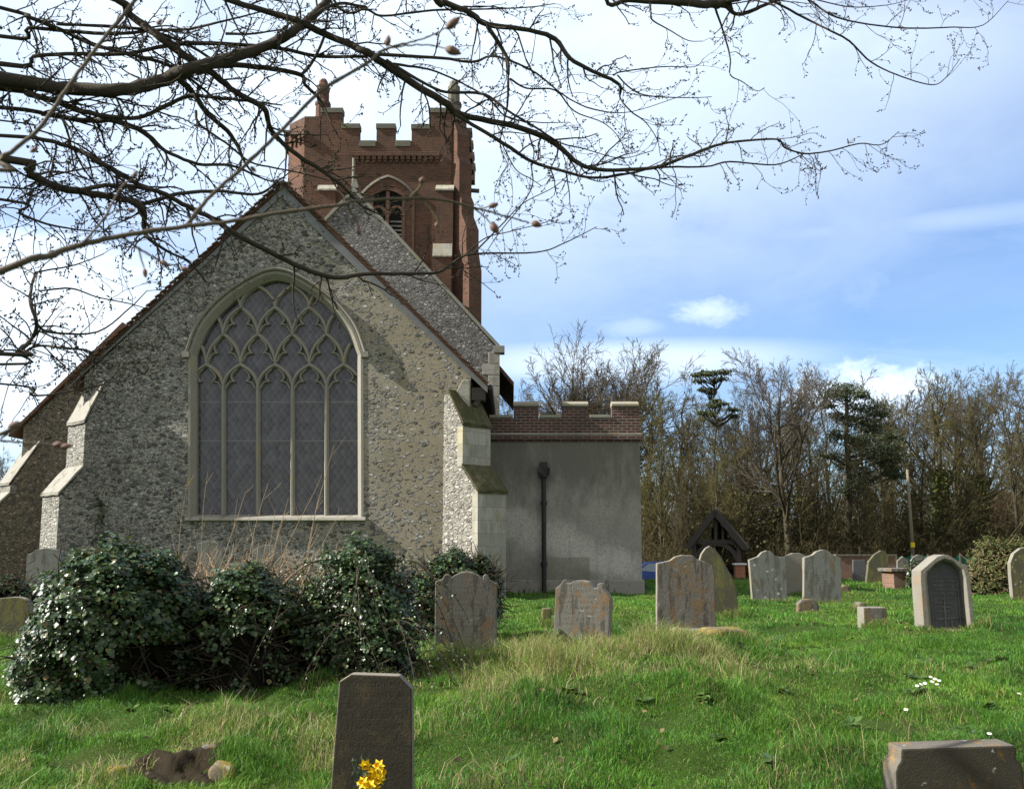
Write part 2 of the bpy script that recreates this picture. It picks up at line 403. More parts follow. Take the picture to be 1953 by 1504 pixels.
def auto_uv(me):
    uv = me.uv_layers.new(name='UVMap').data
    up = Vector((0, 0, 1))
    for p in me.polygons:
        n = p.normal
        if abs(n.z) > .95: t = Vector((1, 0, 0)); b = Vector((0, 1, 0))
        else:
            t = up.cross(n).normalized(); b = n.cross(t).normalized()
        for li in p.loop_indices:
            co = me.vertices[me.loops[li].vertex_index].co
            uv[li].uv = (co.dot(t), co.dot(b))


def link_mesh(name, me, m, parent=None, loc=(0, 0, 0)):
    o = bpy.data.objects.new(name, me); COL.objects.link(o)
    if m is not None and not me.materials: me.materials.append(m)
    if parent is not None: o.parent = parent; BASE[o.name] = BASE[parent.name]
    else: o.location = loc; BASE[o.name] = np.array(loc, dtype=float)
    return o


def tag(o, label=None, cat=None, group=None, kind=None):
    if label: o['label'] = label
    if cat: o['category'] = cat
    if group: o['group'] = group
    if kind: o['kind'] = kind
    return o


def thing(name, label, cat, loc, group=None):
    o = bpy.data.objects.new(name, None); COL.objects.link(o); o.location = [float(v) for v in loc]
    o.empty_display_size = .2
    BASE[o.name] = np.array(loc, dtype=float)
    return tag(o, label, cat, group)


class MB:
    """collects faces in world coordinates, builds one mesh"""
    def __init__(s): s.v = []; s.f = []; s.parts = []
    def add(s, vs, fs):
        k = len(s.v); f0 = len(s.f); s.v += [tuple(float(c) for c in q) for q in vs]; s.f += [tuple(k + i for i in f) for f in fs]; s.parts.append((k, len(s.v), f0, len(s.f))); return s
    def box(s, a, b):
        (x0, y0, z0), (x1, y1, z1) = a, b
        return s.add([(x0, y0, z0), (x1, y0, z0), (x1, y1, z0), (x0, y1, z0), (x0, y0, z1), (x1, y0, z1), (x1, y1, z1), (x0, y1, z1)],
                     [(0, 3, 2, 1), (4, 5, 6, 7), (0, 1, 5, 4), (1, 2, 6, 5), (2, 3, 7, 6), (3, 0, 4, 7)])
    def prism(s, pts, vec):
        """polygon (3D points) swept along vec"""
        n = len(pts); a = [np.array(p, float) for p in pts]; b = [p + np.array(vec, float) for p in a]
        return s.add(a + b, [tuple(range(n)), tuple(range(2 * n - 1, n - 1, -1))] + [(i, i + n, (i + 1) % n + n, (i + 1) % n) for i in range(n)])
    def bar(s, a, b, w, h):
        """straight rectangular bar from a to b"""
        a = np.array(a, float); b = np.array(b, float); d = b - a; d /= np.linalg.norm(d)
        up = np.array([0, 0, 1.]) if abs(d[2]) < .95 else np.array([0, 1., 0])
        u = np.cross(d, up); u /= np.linalg.norm(u); v = np.cross(u, d)
        q = [a + u * w * i / 2 + v * h * j / 2 for i, j in ((-1, -1), (1, -1), (1, 1), (-1, 1))]
        return s.prism(q, b - a)
    def tube(s, pts, rad, sides=8, cap=True):
        pts = np.array(pts, float); rad = np.broadcast_to(np.array(rad, float), (len(pts),))
        V, Fq = tubes(pts[None], rad[None], sides)
        s.add(V, [tuple(q) for q in Fq])
        if cap:
            k = len(s.v) - len(V)
            s.f.append(tuple(k + i for i in range(sides))[::-1]); s.f.append(tuple(k + len(V) - sides + i for i in range(sides)))
        return s
    def sweep_xz(s, pts, prof):
        """sweep a profile of (offset in the XZ plane, world Y) along an XZ polyline"""
        pts = np.array(pts, float); t = np.gradient(pts, axis=0); t /= np.linalg.norm(t, axis=1)[:, None] + 1e-9
        nrm = np.stack([t[:, 1], -t[:, 0]], 1); m = len(prof); vs = []
        for p, n in zip(pts, nrm):
            for o, y in prof: vs.append((p[0] + n[0] * o, y, p[1] + n[1] * o))
        fs = [(i * m + j, i * m + (j + 1) % m, (i + 1) * m + (j + 1) % m, (i + 1) * m + j) for i in range(len(pts) - 1) for j in range(m)]
        fs += [tuple(range(m)), tuple((len(pts) - 1) * m + j for j in range(m))[::-1]]
        return s.add(vs, fs)
    def pieces(s, name, m, parent, bevel=0, join=1, **kw):
        """every solid added becomes an object of its own (join: how many solids make one piece)"""
        out = []
        for i in range(0, len(s.parts), join):
            g = s.parts[i:i + join]; q = MB()
            for v0, v1, f0, f1 in g: q.add(s.v[v0:v1], [tuple(x - v0 for x in f) for f in s.f[f0:f1]])
            out.append(q.build(name, m, parent, bevel=bevel, **kw))
        return out
    def build(s, name, m, parent=None, loc=(0, 0, 0), bevel=0, smooth=False, jitter=0, sub=0, uv=True):
        base = BASE[parent.name] if parent is not None else np.array(loc, float)
        me = bpy.data.meshes.new(name)
        me.from_pydata([tuple(np.array(q) - base) for q in s.v], [], s.f)
        bm = bmesh.new(); bm.from_mesh(me)
        bmesh.ops.remove_doubles(bm, verts=bm.verts, dist=1e-4)
        bmesh.ops.recalc_face_normals(bm, faces=bm.faces)
        if bevel:
            ed = [e for e in bm.edges if len(e.link_faces) == 2 and e.calc_face_angle(0) > .35]
            bmesh.ops.bevel(bm, geom=ed, offset=bevel, segments=2, profile=.6, affect='EDGES', clamp_overlap=True)
        if sub:
            bmesh.ops.triangulate(bm, faces=[f for f in bm.faces if len(f.verts) > 4])
            bmesh.ops.subdivide_edges(bm, edges=bm.edges, cuts=sub, use_grid_fill=True)
        if jitter:
            for v in bm.verts: v.co += Vector(np.random.default_rng(int(abs(v.co.x * 911 + v.co.y * 577 + v.co.z * 331) * 1000) % 99991).normal(0, jitter, 3))
        bm.to_mesh(me); bm.free()
        if uv: auto_uv(me)
        if smooth: me.polygons.foreach_set('use_smooth', np.full(len(me.polygons), True))
        return link_mesh(name, me, m, parent, loc)


def tubes(pts, rad, sides):
    """pts (N,k,3), rad (N,k) -> verts, quads"""
    N, k, _ = pts.shape
    t = np.gradient(pts, axis=1); t /= np.linalg.norm(t, axis=2, keepdims=True) + 1e-9
    mean = t.mean(1); ref = np.where(np.abs(mean[:, 2:3]) > .8, np.array([[1., .13, 0]]), np.array([[0.07, .1, 1.]]))
    u = np.cross(t, ref[:, None, :]); u /= np.linalg.norm(u, axis=2, keepdims=True) + 1e-9
    v = np.cross(t, u)
    a = np.arange(sides) / sides * 2 * np.pi
    ring = pts[:, :, None, :] + rad[:, :, None, None] * (np.cos(a)[None, None, :, None] * u[:, :, None, :] + np.sin(a)[None, None, :, None] * v[:, :, None, :])
    V = ring.reshape(-1, 3)
    n, i, j = np.meshgrid(np.arange(N), np.arange(k - 1), np.arange(sides), indexing='ij')
    b0 = (n * k + i) * sides; j2 = (j + 1) % sides
    Fq = np.stack([b0 + j, b0 + j2, b0 + sides + j2, b0 + sides + j], -1).reshape(-1, 4)
    return V, Fq


def tube_mesh(name, groups):
    """groups: list of (pts, rad, sides)"""
    Vs = []; Fs = []; k = 0
    for p, r, s in groups:
        V, f = tubes(p, r, s); Vs.append(V); Fs.append(f + k); k += len(V)
    return mesh_arrays(name, np.concatenate(Vs), [np.concatenate(Fs)], smooth=True)


def unit(a): return a / (np.linalg.norm(a, axis=-1, keepdims=True) + 1e-9)


def grow(rg, pts, rad, m, lf, ang, up, k, wander, tmin=.15, tmax=1., rf=.55, flat=None, tip=.3, minr=.004, absolute=None):
    """m children on every parent polyline"""
    N, kp, _ = pts.shape
    L = np.linalg.norm(np.diff(pts, axis=1), axis=2).sum(1)
    pi = np.repeat(np.arange(N), m); n = len(pi)
    t = np.tile(np.linspace(tmin, tmax, m), N) + rg.uniform(-.5, .5, n) * (tmax - tmin) / max(m, 1)
    t = np.clip(t, tmin * .8, .995); q = t * (kp - 1); i = np.minimum(q.astype(int), kp - 2); f = (q - i)[:, None]
    st = pts[pi, i] * (1 - f) + pts[pi, i + 1] * f
    tg = unit(pts[pi, i + 1] - pts[pi, i])
    r0 = (rad[pi, i] * (1 - f[:, 0]) + rad[pi, i + 1] * f[:, 0])
    rv = rg.normal(size=(n, 3))
    if flat is not None: rv *= np.array(flat)
    pr = unit(rv - (rv * tg).sum(1, keepdims=True) * tg)
    a = rg.normal(ang, .22, n)[:, None]
    d = unit(tg * np.cos(a) + pr * np.sin(a))
    ln = (L[pi] * lf * (1.1 - .55 * t) if absolute is None else absolute * np.ones(n)) * rg.uniform(.55, 1.25, n)
    out = np.zeros((n, k, 3)); out[:, 0] = st
    for s in range(1, k):
        d = unit(d + rg.normal(0, wander, (n, 3)) + np.array([0, 0, up]))
        out[:, s] = out[:, s - 1] + d * (ln / (k - 1))[:, None]
    rr = np.maximum(r0 * rf, minr)[:, None] * np.linspace(1, tip, k)[None]
    return out, np.maximum(rr, minr * .7)


# ------------------------------------------------------------------ ground
HUM = []
_h = np.random.default_rng(3)
for _ in range(420):
    yy = _h.uniform(5, 15); HUM.append((_h.uniform(-.55, .55) * yy, yy, _h.uniform(.08, .26), _h.uniform(.02, .085)))
for _ in range(120):
    yy = _h.uniform(14, 34); HUM.append((_h.uniform(-.1, .55) * yy, yy, _h.uniform(.3, .8), _h.uniform(.02, .06)))
HUM += [(PX(900, 8.6), 8.6, .5, .10), (PX(1060, 9.6), 9.6, .9, .16), (PX(1180, 10.9), 10.9, .9, .16), (PX(1340, 11.8), 11.8, .6, .22), (PX(560, 8.4), 8.2, .6, .08), (PX(1030, 8.7), 8.7, .35, .13), (PX(1260, 9.3), 9.3, .4, .13), (PX(1420, 9.0), 9.0, .3, .12), (PX(1150, 8.0), 8.0, .4, .12), (PX(1330, 7.9), 7.9, .35, .11), (PX(1500, 7.6), 7.5, .3, .12), (PX(1250, 10.3), 10.3, .7, .08), (PX(1235, 50.8), 50.8, 2.6, -.85)]
HUM = np.array(HUM)


def ground_z(x, y):
    x = np.asarray(x, float); y = np.asarray(y, float)
    s = np.clip((y - 5.2) / 6.8, 0, 1); s = s * s * (3 - 2 * s)
    z = -.45 + .45 * s
    far = np.clip((y - 28) / 30, 0, 1); z = z - .28 * far * far * (3 - 2 * far)
    z = z + .03 * np.sin(x * .9 + 1) * np.sin(y * .7) + .02 * np.sin(x * 2.3 + y * 1.7)
    sh = x.shape; xf = x.ravel(); yf = y.ravel(); add = np.zeros(len(xf))
    for hx, hy, hr, hh in HUM:
        d2 = ((xf - hx) ** 2 + (yf - hy) ** 2) / hr ** 2
        mk = d2 < 9
        add[mk] += hh * np.exp(-d2[mk])
    return z + add.reshape(sh)


def gz(x, y): return float(ground_z(np.array([x]), np.array([y]))[0])


def build_ground():
    ys = np.concatenate([[-60, -20, -5, 0, 3, 4.5], np.arange(5, 15, .1), np.arange(15, 35, .4), np.arange(35, 75, 2), [80, 100, 150, 300, 800, 2500]])
    xs = np.concatenate([[-2500, -600, -150, -60, -30, -20, -14, -11], np.arange(-9, 9.01, .1), np.arange(9.5, 22, .5), [24, 28, 35, 60, 150, 600, 2500]])
    X, Y = np.meshgrid(xs, ys); Z = ground_z(X, Y)
    V = np.stack([X, Y, Z], -1).reshape(-1, 3); nx = len(xs); ny = len(ys)
    j, i = np.meshgrid(np.arange(ny - 1), np.arange(nx - 1), indexing='ij'); a = j * nx + i
    f = np.stack([a, a + 1, a + nx + 1, a + nx], -1).reshape(-1, 4)
    o = link_mesh('ground', mesh_arrays('ground', V, [f], smooth=True), M['turf'])
    tag(o, 'rough green churchyard turf spreading under everything', 'ground', kind='structure')


build_ground()

# ------------------------------------------------------------------ church
YE = 26.0; YN = 38.5; YTW = 46.0; YV = 28.4; YS = 31.5
church = thing('church', 'flint and brick parish church with traceried east window and battlemented tower', 'church', (PX(529, YE), YE, 0))


def px_poly(pts, Y): return [P(x, y, Y) for x, y in pts]


def catmull(pts, n=8):
    pts = np.array(pts, float); p = np.vstack([2 * pts[0] - pts[1], pts, 2 * pts[-1] - pts[-2]]); out = []
    for i in range(1, len(p) - 2):
        for s in np.arange(n) / n:
            a, b, c, d = p[i - 1:i + 3]
            out.append(.5 * (2 * b + (c - a) * s + (2 * a - 5 * b + 4 * c - d) * s ** 2 + (3 * b - a - 3 * c + d) * s ** 3))
    out.append(pts[-1]); return np.array(out)


def half_arch(cx, half, bottom, xb):
    """closed outline (px) of the window: sill, right jamb, arch, left jamb"""
    rgt = catmull([(cx + a, y) for a, y in half][::-1], 5)            # from right springing up to the apex
    lft = catmull([(cx - a, y) for a, y in half], 5)                  # apex down to left springing
    return np.vstack([[(cx - xb, bottom), (cx + xb, bottom)], rgt, lft[1:]])


W_HALF = [(0, 516), (24, 521), (56, 537), (92, 561), (125, 592), (150, 628), (167, 676)]
I_HALF = [(0, 531), (22, 536), (52, 551), (85, 574), (114, 602), (137, 634), (154, 676)]
CX = 526
W = half_arch(CX, W_HALF, 988, 168); I = half_arch(CX, I_HALF, 984, 155)
Ww = [P(x, y, YE) for x, y in W]; Iw = [P(x, y, YE) for x, y in I]
apex = P(531, 366, YE); eR = P(898, 716, YE); eL = P(162, 716, YE)
xL, xR, zE = float(eL[0]), float(eR[0]), float((eL[2] + eR[2]) / 2)
apex[0] = (xL + xR) / 2; zA = float(apex[2])

outer = [(xL, YE, -.6), (xR, YE, -.6), (xR, YE, zE), (apex[0], YE, zA), (xL, YE, zE)]
tri = tessellate_polygon([[Vector(q) for q in outer], [Vector(q) for q in Ww]])
mb = MB(); mb.add(outer + Ww, [tuple(q) for q in tri])
k = len(outer); n = len(Ww)
mb.add([q for q in Ww] + [np.array(q) + np.array([0, .5, 0]) for q in Ww], [(i, (i + 1) % n, (i + 1) % n + n, i + n) for i in range(n)])
mb.add([(xL, YE, -.6), (xL, YN, -.6), (xL, YN, zE), (xL, YE, zE)], [(0, 1, 2, 3)])
mb.add([(xR, YE, -.6), (xR, YN, -.6), (xR, YN, zE), (xR, YE, zE)], [(0, 1, 2, 3)])
mb.build('chancel_wall', M['flint_east'], church)

# chancel roof: two slopes with a small verge overhang, tile edges, mortar fillet under the verge
ov = .16; yf = YE - .10; zt = .12
exR, exL = xR + .42, xL - .42
slope = (zA - zE) / (apex[0] - xL)
zRr, zLr = zE - .42 * slope, zE - .42 * slope
mb = MB()
for ex, ez in ((exR, zRr), (exL, zLr)):
    mb.prism([(apex[0], yf, zA + zt + .03), (ex, yf, ez + zt), (ex, yf, ez + zt + .07), (apex[0], yf, zA + zt + .13)], (0, YN - yf, 0))
roof = mb.build('chancel_roof', M['tile'], church)
mb = MB(); rt = random.Random(4)
for ex, ez in ((exR, zRr), (exL, zLr)):
    nt = 46; a = np.array([apex[0], yf, zA + zt + .1]); b = np.array([ex, yf, ez + zt + .04])
    for i in range(nt):
        p = a + (b - a) * (i / nt); q = a + (b - a) * ((i + 1.25) / nt); up = np.array([0, 0, .045 + rt.uniform(-.012, .02)])
        o = np.array([0, -.04 + rt.uniform(-.02, .02), 0])
        mb.bar(p + up * .6 + o, q + up + np.array([0, 0, .03]) + o, .14, .03)
mb.build('verge_tile', M['tile'], roof)
mb = MB()
mb.prism([(apex[0], YE - .05, zA + zt), (exR, YE - .05, zRr + zt), (exR, YE - .05, zRr + zt - .14), (apex[0], YE - .05, zA + zt - .32)], (0, .045, 0))
mb.prism([(apex[0] - .001, YE - .05, zA + zt), (exL, YE - .05, zLr + zt), (exL, YE - .05, zLr + zt - .04), (apex[0] - .001, YE - .05, zA + zt - .2)], (0, .045, 0))
mb.build('mortar_fillet', M['soffit'], roof)
mb = MB(); mb.box((xR + .02, YE + .02, zE - .62), (exR - .06, YE + .5, zE - .30))     # eaves timbers, north side
mb.bar((xR + .1, YE + .1, zE - .75), (exR - .02, YE + .1, zE - .28), .1, .12)
mb.build('eaves_timber', M['oak'], church)
mb = MB(); mb.tube([(exR + .06, YE + .0, zRr + .12), (exR + .06, YN, zRr + .12)], .07, 8)
mb.build('gutter', M['iron'], church)

# east window
mb = MB(); n = len(Ww)
A1 = [np.array([q[0], YE - .012, q[2]]) for q in Ww]; A2 = [np.array([q[0], YE + .004, q[2]]) for q in Ww]
mid = [(np.array(a) * .62 + np.array(b) * .38) for a, b in zip(Ww, Iw)]
B1 = [np.array([q[0], YE - .012, q[2]]) for q in mid]
C1 = [np.array([q[0], YE + .16, q[2]]) for q in Iw]; D1 = [np.array([q[0], YE + .36, q[2]]) for q in Iw]
rings = [A2, A1, B1, C1, D1]
mb.add(sum(rings, []), [(r * n + i, r * n + (i + 1) % n, (r + 1) * n + (i + 1) % n, (r + 1) * n + i) for r in range(4) for i in range(n)])
win = mb.build('window_surround', M['tracery'], church)
mb = MB(); mb.add([np.array([q[0], YE + .33, q[2]]) for q in Iw], [tuple(range(n))])
mb.build('glass', M['glass'], win)
hood = catmull([(CX + a * 1.02, y - 3) for a, y in W_HALF][::-1], 6); hood = np.vstack([hood, catmull([(CX - a * 1.02, y - 3) for a, y in W_HALF], 6)[1:]])
hw = np.array([P(x, y, YE)[[0, 2]] for x, y in hood])
mb = MB(); mb.sweep_xz(hw, [(-.03, YE - .003), (-.03, YE - .08), (.01, YE - .11), (.045, YE - .05), (.045, YE - .003)])
for s in (0, -1):
    q = hw[s]; mb.box((q[0] - .09, YE - .11, q[1] - .12), (q[0] + .09, YE - .004, q[1] + .02))
mb.build('hood_mould', M['tracery'], win)
mb = MB(); sL = P(CX - 172, 984, YE); sR = P(CX + 172, 984, YE)
mb.prism([(sL[0], YE - .1, sL[2] - .10), (sL[0], YE - .004, sL[2] - .14), (sL[0], YE + .3, sL[2] - .14), (sL[0], YE + .3, sL[2] + .05), (sL[0], YE - .06, sL[2] - .03)], (sR[0] - sL[0], 0, 0))
mb.build('sill', M['weathering'], win, bevel=.012)

# bar tracery: five lights under a reticulated net
def inside_I(x, y):
    if y > 676: return CX - 156 < x < CX + 156
    ys = [h[1] for h in I_HALF]; xs = [h[0] for h in I_HALF]
    if y < ys[0] + 2: return False
    return abs(x - CX) < np.interp(y, ys, xs)


mb = MB(); cnt = [0]
def trac(pts, w=.056, yo=0.):
    pts = np.array(pts, float); keep = np.array([inside_I(x, y) for x, y in pts])
    run = []
    def flush():
        if len(run) > 1:
            q = np.array([P(x, y, YE + .2)[[0, 2]] for x, y in run]); cnt[0] += 1; e = (cnt[0] % 23) * .0011 + yo
            mb.sweep_xz(q, [(-w, YE + .345 + e * .1), (-w, YE + .26 + e), (-w * .35, YE + .17 + e), (w * .35, YE + .17 + e), (w, YE + .26 + e), (w, YE + .345 + e * .1)])
        run.clear()
    for p, kq in zip(pts, keep):
        if kq: run.append(p)
        else: flush()
    flush()


def parc(x0, y0, x1, y1, n=14):
    """side of a pointed arch: leaves (x0,y0) upright, leans in to (x1,y1)"""
    s = np.linspace(0, 1, n); return np.stack([x0 + (x1 - x0) * (1 - np.cos(s * np.pi / 2 * .62)) / (1 - math.cos(np.pi / 2 * .62)), y0 + (y1 - y0) * np.sin(s * np.pi / 2 * .62) / math.sin(np.pi / 2 * .62)], 1)


mx = [361, 425, 491, 557, 622, 688]; lc = [(a + b) / 2 for a, b in zip(mx, mx[1:])]
lev = [738, 695, 637, 586, 545, 522]
for x in mx[1:-1]: trac([(x, y) for y in np.linspace(982, 736, 12)], .06)
for r in range(5):
    src = mx if r % 2 == 0 else [lc[0] - 65] + lc + [lc[-1] + 65]
    for a, b in zip(src, src[1:]):
        c = (a + b) / 2
        trac(parc(a, lev[r], c, lev[r + 1])); trac(parc(b, lev[r], c, lev[r + 1]))
def cusps(c, y0, y1, hw_, sp):
    for s in (-1, 1):
        h = y0 - y1
        fx, fy = c + s * hw_ * .36, y0 - h * .36
        trac(catmull([(c + s * hw_ * .95, y0 - h * .02), (c + s * hw_ * .72, y0 - h * .28), (fx + s * 2, fy), (fx, fy + 1)], 5), .03, .02)
        trac(catmull([(fx, fy + 1), (c + s * hw_ * .56, y0 - h * .52), (c + s * hw_ * .48, y0 - h * .72), (c + s * hw_ * .2, y0 - h * .9)], 5), .03, .02)
for c in lc: cusps(c, 742, 699, 31, 0)
for c in mx[1:-1]: cusps(c, 690, 641, 31, 0)
for c in lc[1:-1]: cusps(c, 633, 590, 31, 0)
mb.build('tracery', M['tracery'], win)

# diagonal buttresses of the chancel
def diag_buttress(cx, cy, sgn, t, stages, zbase, mside, mfront, slab, name='buttress', keep=None):
    """stages: list of (projection, z_top_at_root, z_top_at_front); first is lowest"""
    d = np.array([sgn * .7071, -.7071, 0]); w = np.array([.7071 * sgn, .7071, 0])
    c = np.array([cx, cy, 0.]); root = []
    body = MB(); front = MB(); slabs = MB(); prev = 0
    prof = [(-.5, zbase), (stages[0][0], zbase)]
    for i, (pr, zr, zf) in enumerate(stages):
        nx = stages[i + 1][0] if i + 1 < len(stages) else -.25
        prof += [(pr, zf), (nx, zr)]
        a = c + d * (pr + .05) + np.array([0, 0, zf + .0]); b = c + d * (nx + .003) + np.array([0, 0, zr + .05])
        for_n = np.array([0, 0, .07])
        q = [a - w * (t / 2 + .035), a + w * (t / 2 + .035), b + w * (t / 2 + .035), b - w * (t / 2 + .035)]
        slabs.add([p for p in q] + [p + for_n for p in q], [(0, 1, 2, 3), (4, 5, 6, 7), (0, 1, 5, 4), (1, 2, 6, 5), (2, 3, 7, 6), (3, 0, 4, 7)])
        zb = zbase if i == 0 else stages[i - 1][1] + .05
        f0 = c + d * (pr + .012)                     # dressed quoins on the outer face
        front.prism([f0 - w * (t / 2 + .012) + np.array([0, 0, zb]), f0 + w * (t / 2 + .012) + np.array([0, 0, zb]), f0 + w * (t / 2 + .012) + np.array([0, 0, zf]), f0 - w * (t / 2 + .012) + np.array([0, 0, zf])], -d * .2)
    prof += [(-.5, stages[-1][1])]
    body.prism([c + d * p - w * t / 2 + np.array([0, 0, z]) for p, z in prof], w * t)
    b = body.build(name, mside, church)
    front.pieces('quoin_face', mfront, b, bevel=.01); slabs.pieces('weathering', slab, b, bevel=.012, sub=2, jitter=.006)
    return b


zz = lambda y: PZ(y, YE - .5)
diag_buttress(xR - .02, YE - .0, 1, .92, [(.80, zz(893), zz(941)), (.25, zz(748), zz(812))], -.5, M['flint_white'], M['ashlar'], M['moss'])
diag_buttress(xL + .02, YE - .0, -1, 1.0, [(.66, zz(895), zz(945)), (.14, zz(733), zz(806))], -.5, M['flint_east'], M['flint_white'], M['weathering'])
# quoin pier between the buttress head and the eaves, north corner
mb = MB(); mb.prism([(xR - .55, YE - .03, zz(770)), (xR - .02, YE - .03, zz(770)), (xR - .02, YE - .03, zz(718)), (xR - .2, YE - .03, zz(718))], (0, .32, 0))
mb.build('quoin', M['ashlar'], church, bevel=.015)

# south aisle beyond, with its own gable and buttress
sa = [P(45, 813, YS), P(236, 628, YS)]; sx0, sz0 = float(sa[0][0]), float(sa[0][2]); sx1, sz1 = float(sa[1][0]), float(sa[1][2])
mb = MB(); mb.prism([(sx0, YS, -.5), (xL + 2, YS, -.5), (2 * sx1 - sx0, YS, sz0), (sx1, YS, sz1), (sx0, YS, sz0)], (0, 12, 0))
mb.build('aisle_wall', M['flint_brown'], church)
mb = MB(); e = .35; sl2 = (sz1 - sz0) / (sx1 - sx0)
mb.prism([(sx1, YS - .15, sz1 + .04), (sx0 - e, YS - .15, sz0 - e * sl2 + .04), (sx0 - e, YS - .15, sz0 - e * sl2 + .15), (sx1, YS - .15, sz1 + .2)], (0, 12.1, 0))
mb.prism([(sx1 + .001, YS - .15, sz1 + .04), (2 * sx1 - sx0, YS - .15, sz0 + .04), (2 * sx1 - sx0, YS - .15, sz0 + .15), (sx1 + .001, YS - .15, sz1 + .2)], (0, 12.1, 0))
mb.build('aisle_roof', M['tile'], church)
z2 = lambda y: PZ(y, YS - .5)
diag_buttress(sx0 + .1, YS, -1, .8, [(1.05, z2(945), z2(985)), (.5, z2(845), z2(925))], -.5, M['flint_brown'], M['flint_white'], M['weathering'])

# nave gable
nA = P(676, 366, YN); nR = P(952, 668, YN); nx, nzA, nxR, nzE = float(nA[0]), float(nA[2]), float(nR[0]), float(nR[2]); nxL = 2 * nx - nxR
mb = MB(); mb.prism([(nxL, YN, -.5), (nxR, YN, -.5), (nxR, YN, nzE), (nx, YN, nzA), (nxL, YN, nzE)], (0, .5, 0))
mb.box((nxR - .55, YN + .5, -.5), (nxR - .12, YTW, nzE - .6))
mb.build('nave_wall', M['flint_nave'], church)
mb = MB()
for s in (-1, 1):
    xe = nxR if s > 0 else nxL
    mb.prism([(nx, YN - .07, nzA + .0), (xe + .06 * s, YN - .07, nzE), (xe + .06 * s, YN - .07, nzE + .16), (nx, YN - .07, nzA + .17)], (0, .5, 0))
mb.box((nxR - .2, YN - .09, nzE - .1), (nxR + .2, YN + .4, nzE + .17))
mb.prism([(nx - .16, YN - .02, nzA + .15), (nx + .16, YN - .02, nzA + .15), (nx + .07, YN - .02, nzA + .5), (nx - .07, YN - .02, nzA + .5)], (0, .25, 0))
mb.build('gable_coping', M['coping'], church, bevel=.012)
mb = MB()
for i in range(9):
    z0 = nzE - .1 - i * .42; wq = .62 if i % 2 else .40
    mb.box((nxR - wq, YN - .015, z0 - .40), (nxR + .015, YN + .3, z0))
mb.pieces('quoin', M['ashlar'], church, bevel=.012)
mb = MB()
for s in (-1, 1):
    xe = nxR + .55 if s > 0 else nxL - .55
    ze = nzE - .75 - .55
    mb.prism([(nx, YN + .5, nzA - .15), (xe, YN + .5, ze), (xe, YN + .5, ze + .18), (nx, YN + .5, nzA + .05)], (0, YTW - YN - .4, 0))
mb.build('nave_roof', M['tile'], church)

# tower
tl, tr = PX(580, YTW, 300), PX(861, YTW, 300); cl, cr = .92, .66
yb = YTW + 6.6; ztop = PZ(269, YTW)
plan = [(tl, YTW), (tr, YTW), (tr + cr, YTW + cr), (tr + cr, yb - cr), (tr, yb), (tl, yb), (tl - cl, yb - cl), (tl - cl, YTW + cl)]
mb = MB(); mb.prism([(x, y, -.5) for x, y in plan], (0, 0, ztop + .5))
tower = mb.build('tower', M['brick'], church)
TX = lambda px: PX(px, YTW, 260)
TZ = lambda py: PZ(py, YTW)
mer = MB(); cop = MB()
for x0, x1, top in ((612, 652, 206), (652, 685, 236), (718, 753, 236), (785, 818, 237), (818, 861, 206)):
    mer.box((TX(x0), YTW + .001, ztop), (TX(x1), YTW + .45, TZ(top) - .24)); cop.box((TX(x0) - .03, YTW - .05, TZ(top) - .24), (TX(x1) + .03 - .003 * (x1 == 652), YTW + .5, TZ(top)))
for x0, x1 in ((685, 718), (753, 785)):
    cop.box((TX(x0) + .031, YTW - .045, ztop), (TX(x1) - .031, YTW + .49, ztop + .02)); cop.box((TX(x0) + .031, YTW - .05, ztop - .27), (TX(x1) - .031, YTW - .002, ztop - .001))
mer.box((TX(580), YTW + .002, ztop), (TX(612) - .032, YTW + .5, TZ(222)))
# parapets on the other three sides
for (xa, ya), (xb, yb2) in ((plan[2], plan[3]), (plan[6], plan[7]), (plan[4], plan[5])):
    L = math.hypot(xb - xa, yb2 - ya); m_ = max(3, int(L / .85)); m_ += (m_ + 1) % 2
    for i in range(0, m_, 2):
        p = np.array([xa + (xb - xa) * i / m_, ya + (yb2 - ya) * i / m_, ztop + .36]); q = np.array([xa + (xb - xa) * (i + 1) / m_, ya + (yb2 - ya) * (i + 1) / m_, ztop + .36])
        mer.bar(p, q, .42, .72); cop.bar(p + (0, 0, .46), q + (0, 0, .46), .5, .2)
# diagonal south-east corner rises as a low turret
c0 = np.array([tl - cl, YTW + cl]); mer.prism([(tl - .002, YTW + .003, ztop), (tl - cl + .002, YTW + cl, ztop), (tl - cl + .6, YTW + cl + .5, ztop), (tl + .5, YTW + .5, ztop)], (0, 0, TZ(222) - ztop))
mer.prism([(tr + .002, YTW + .003, ztop), (tr + cr - .002, YTW + cr, ztop), (tr + cr - .5, YTW + cr + .4, ztop), (tr - .3, YTW + .5, ztop)], (0, 0, TZ(212) - ztop))
mer.pieces('merlon', M['brick'], tower); cop.pieces('coping', M['pinnacle'], tower, bevel=.015)

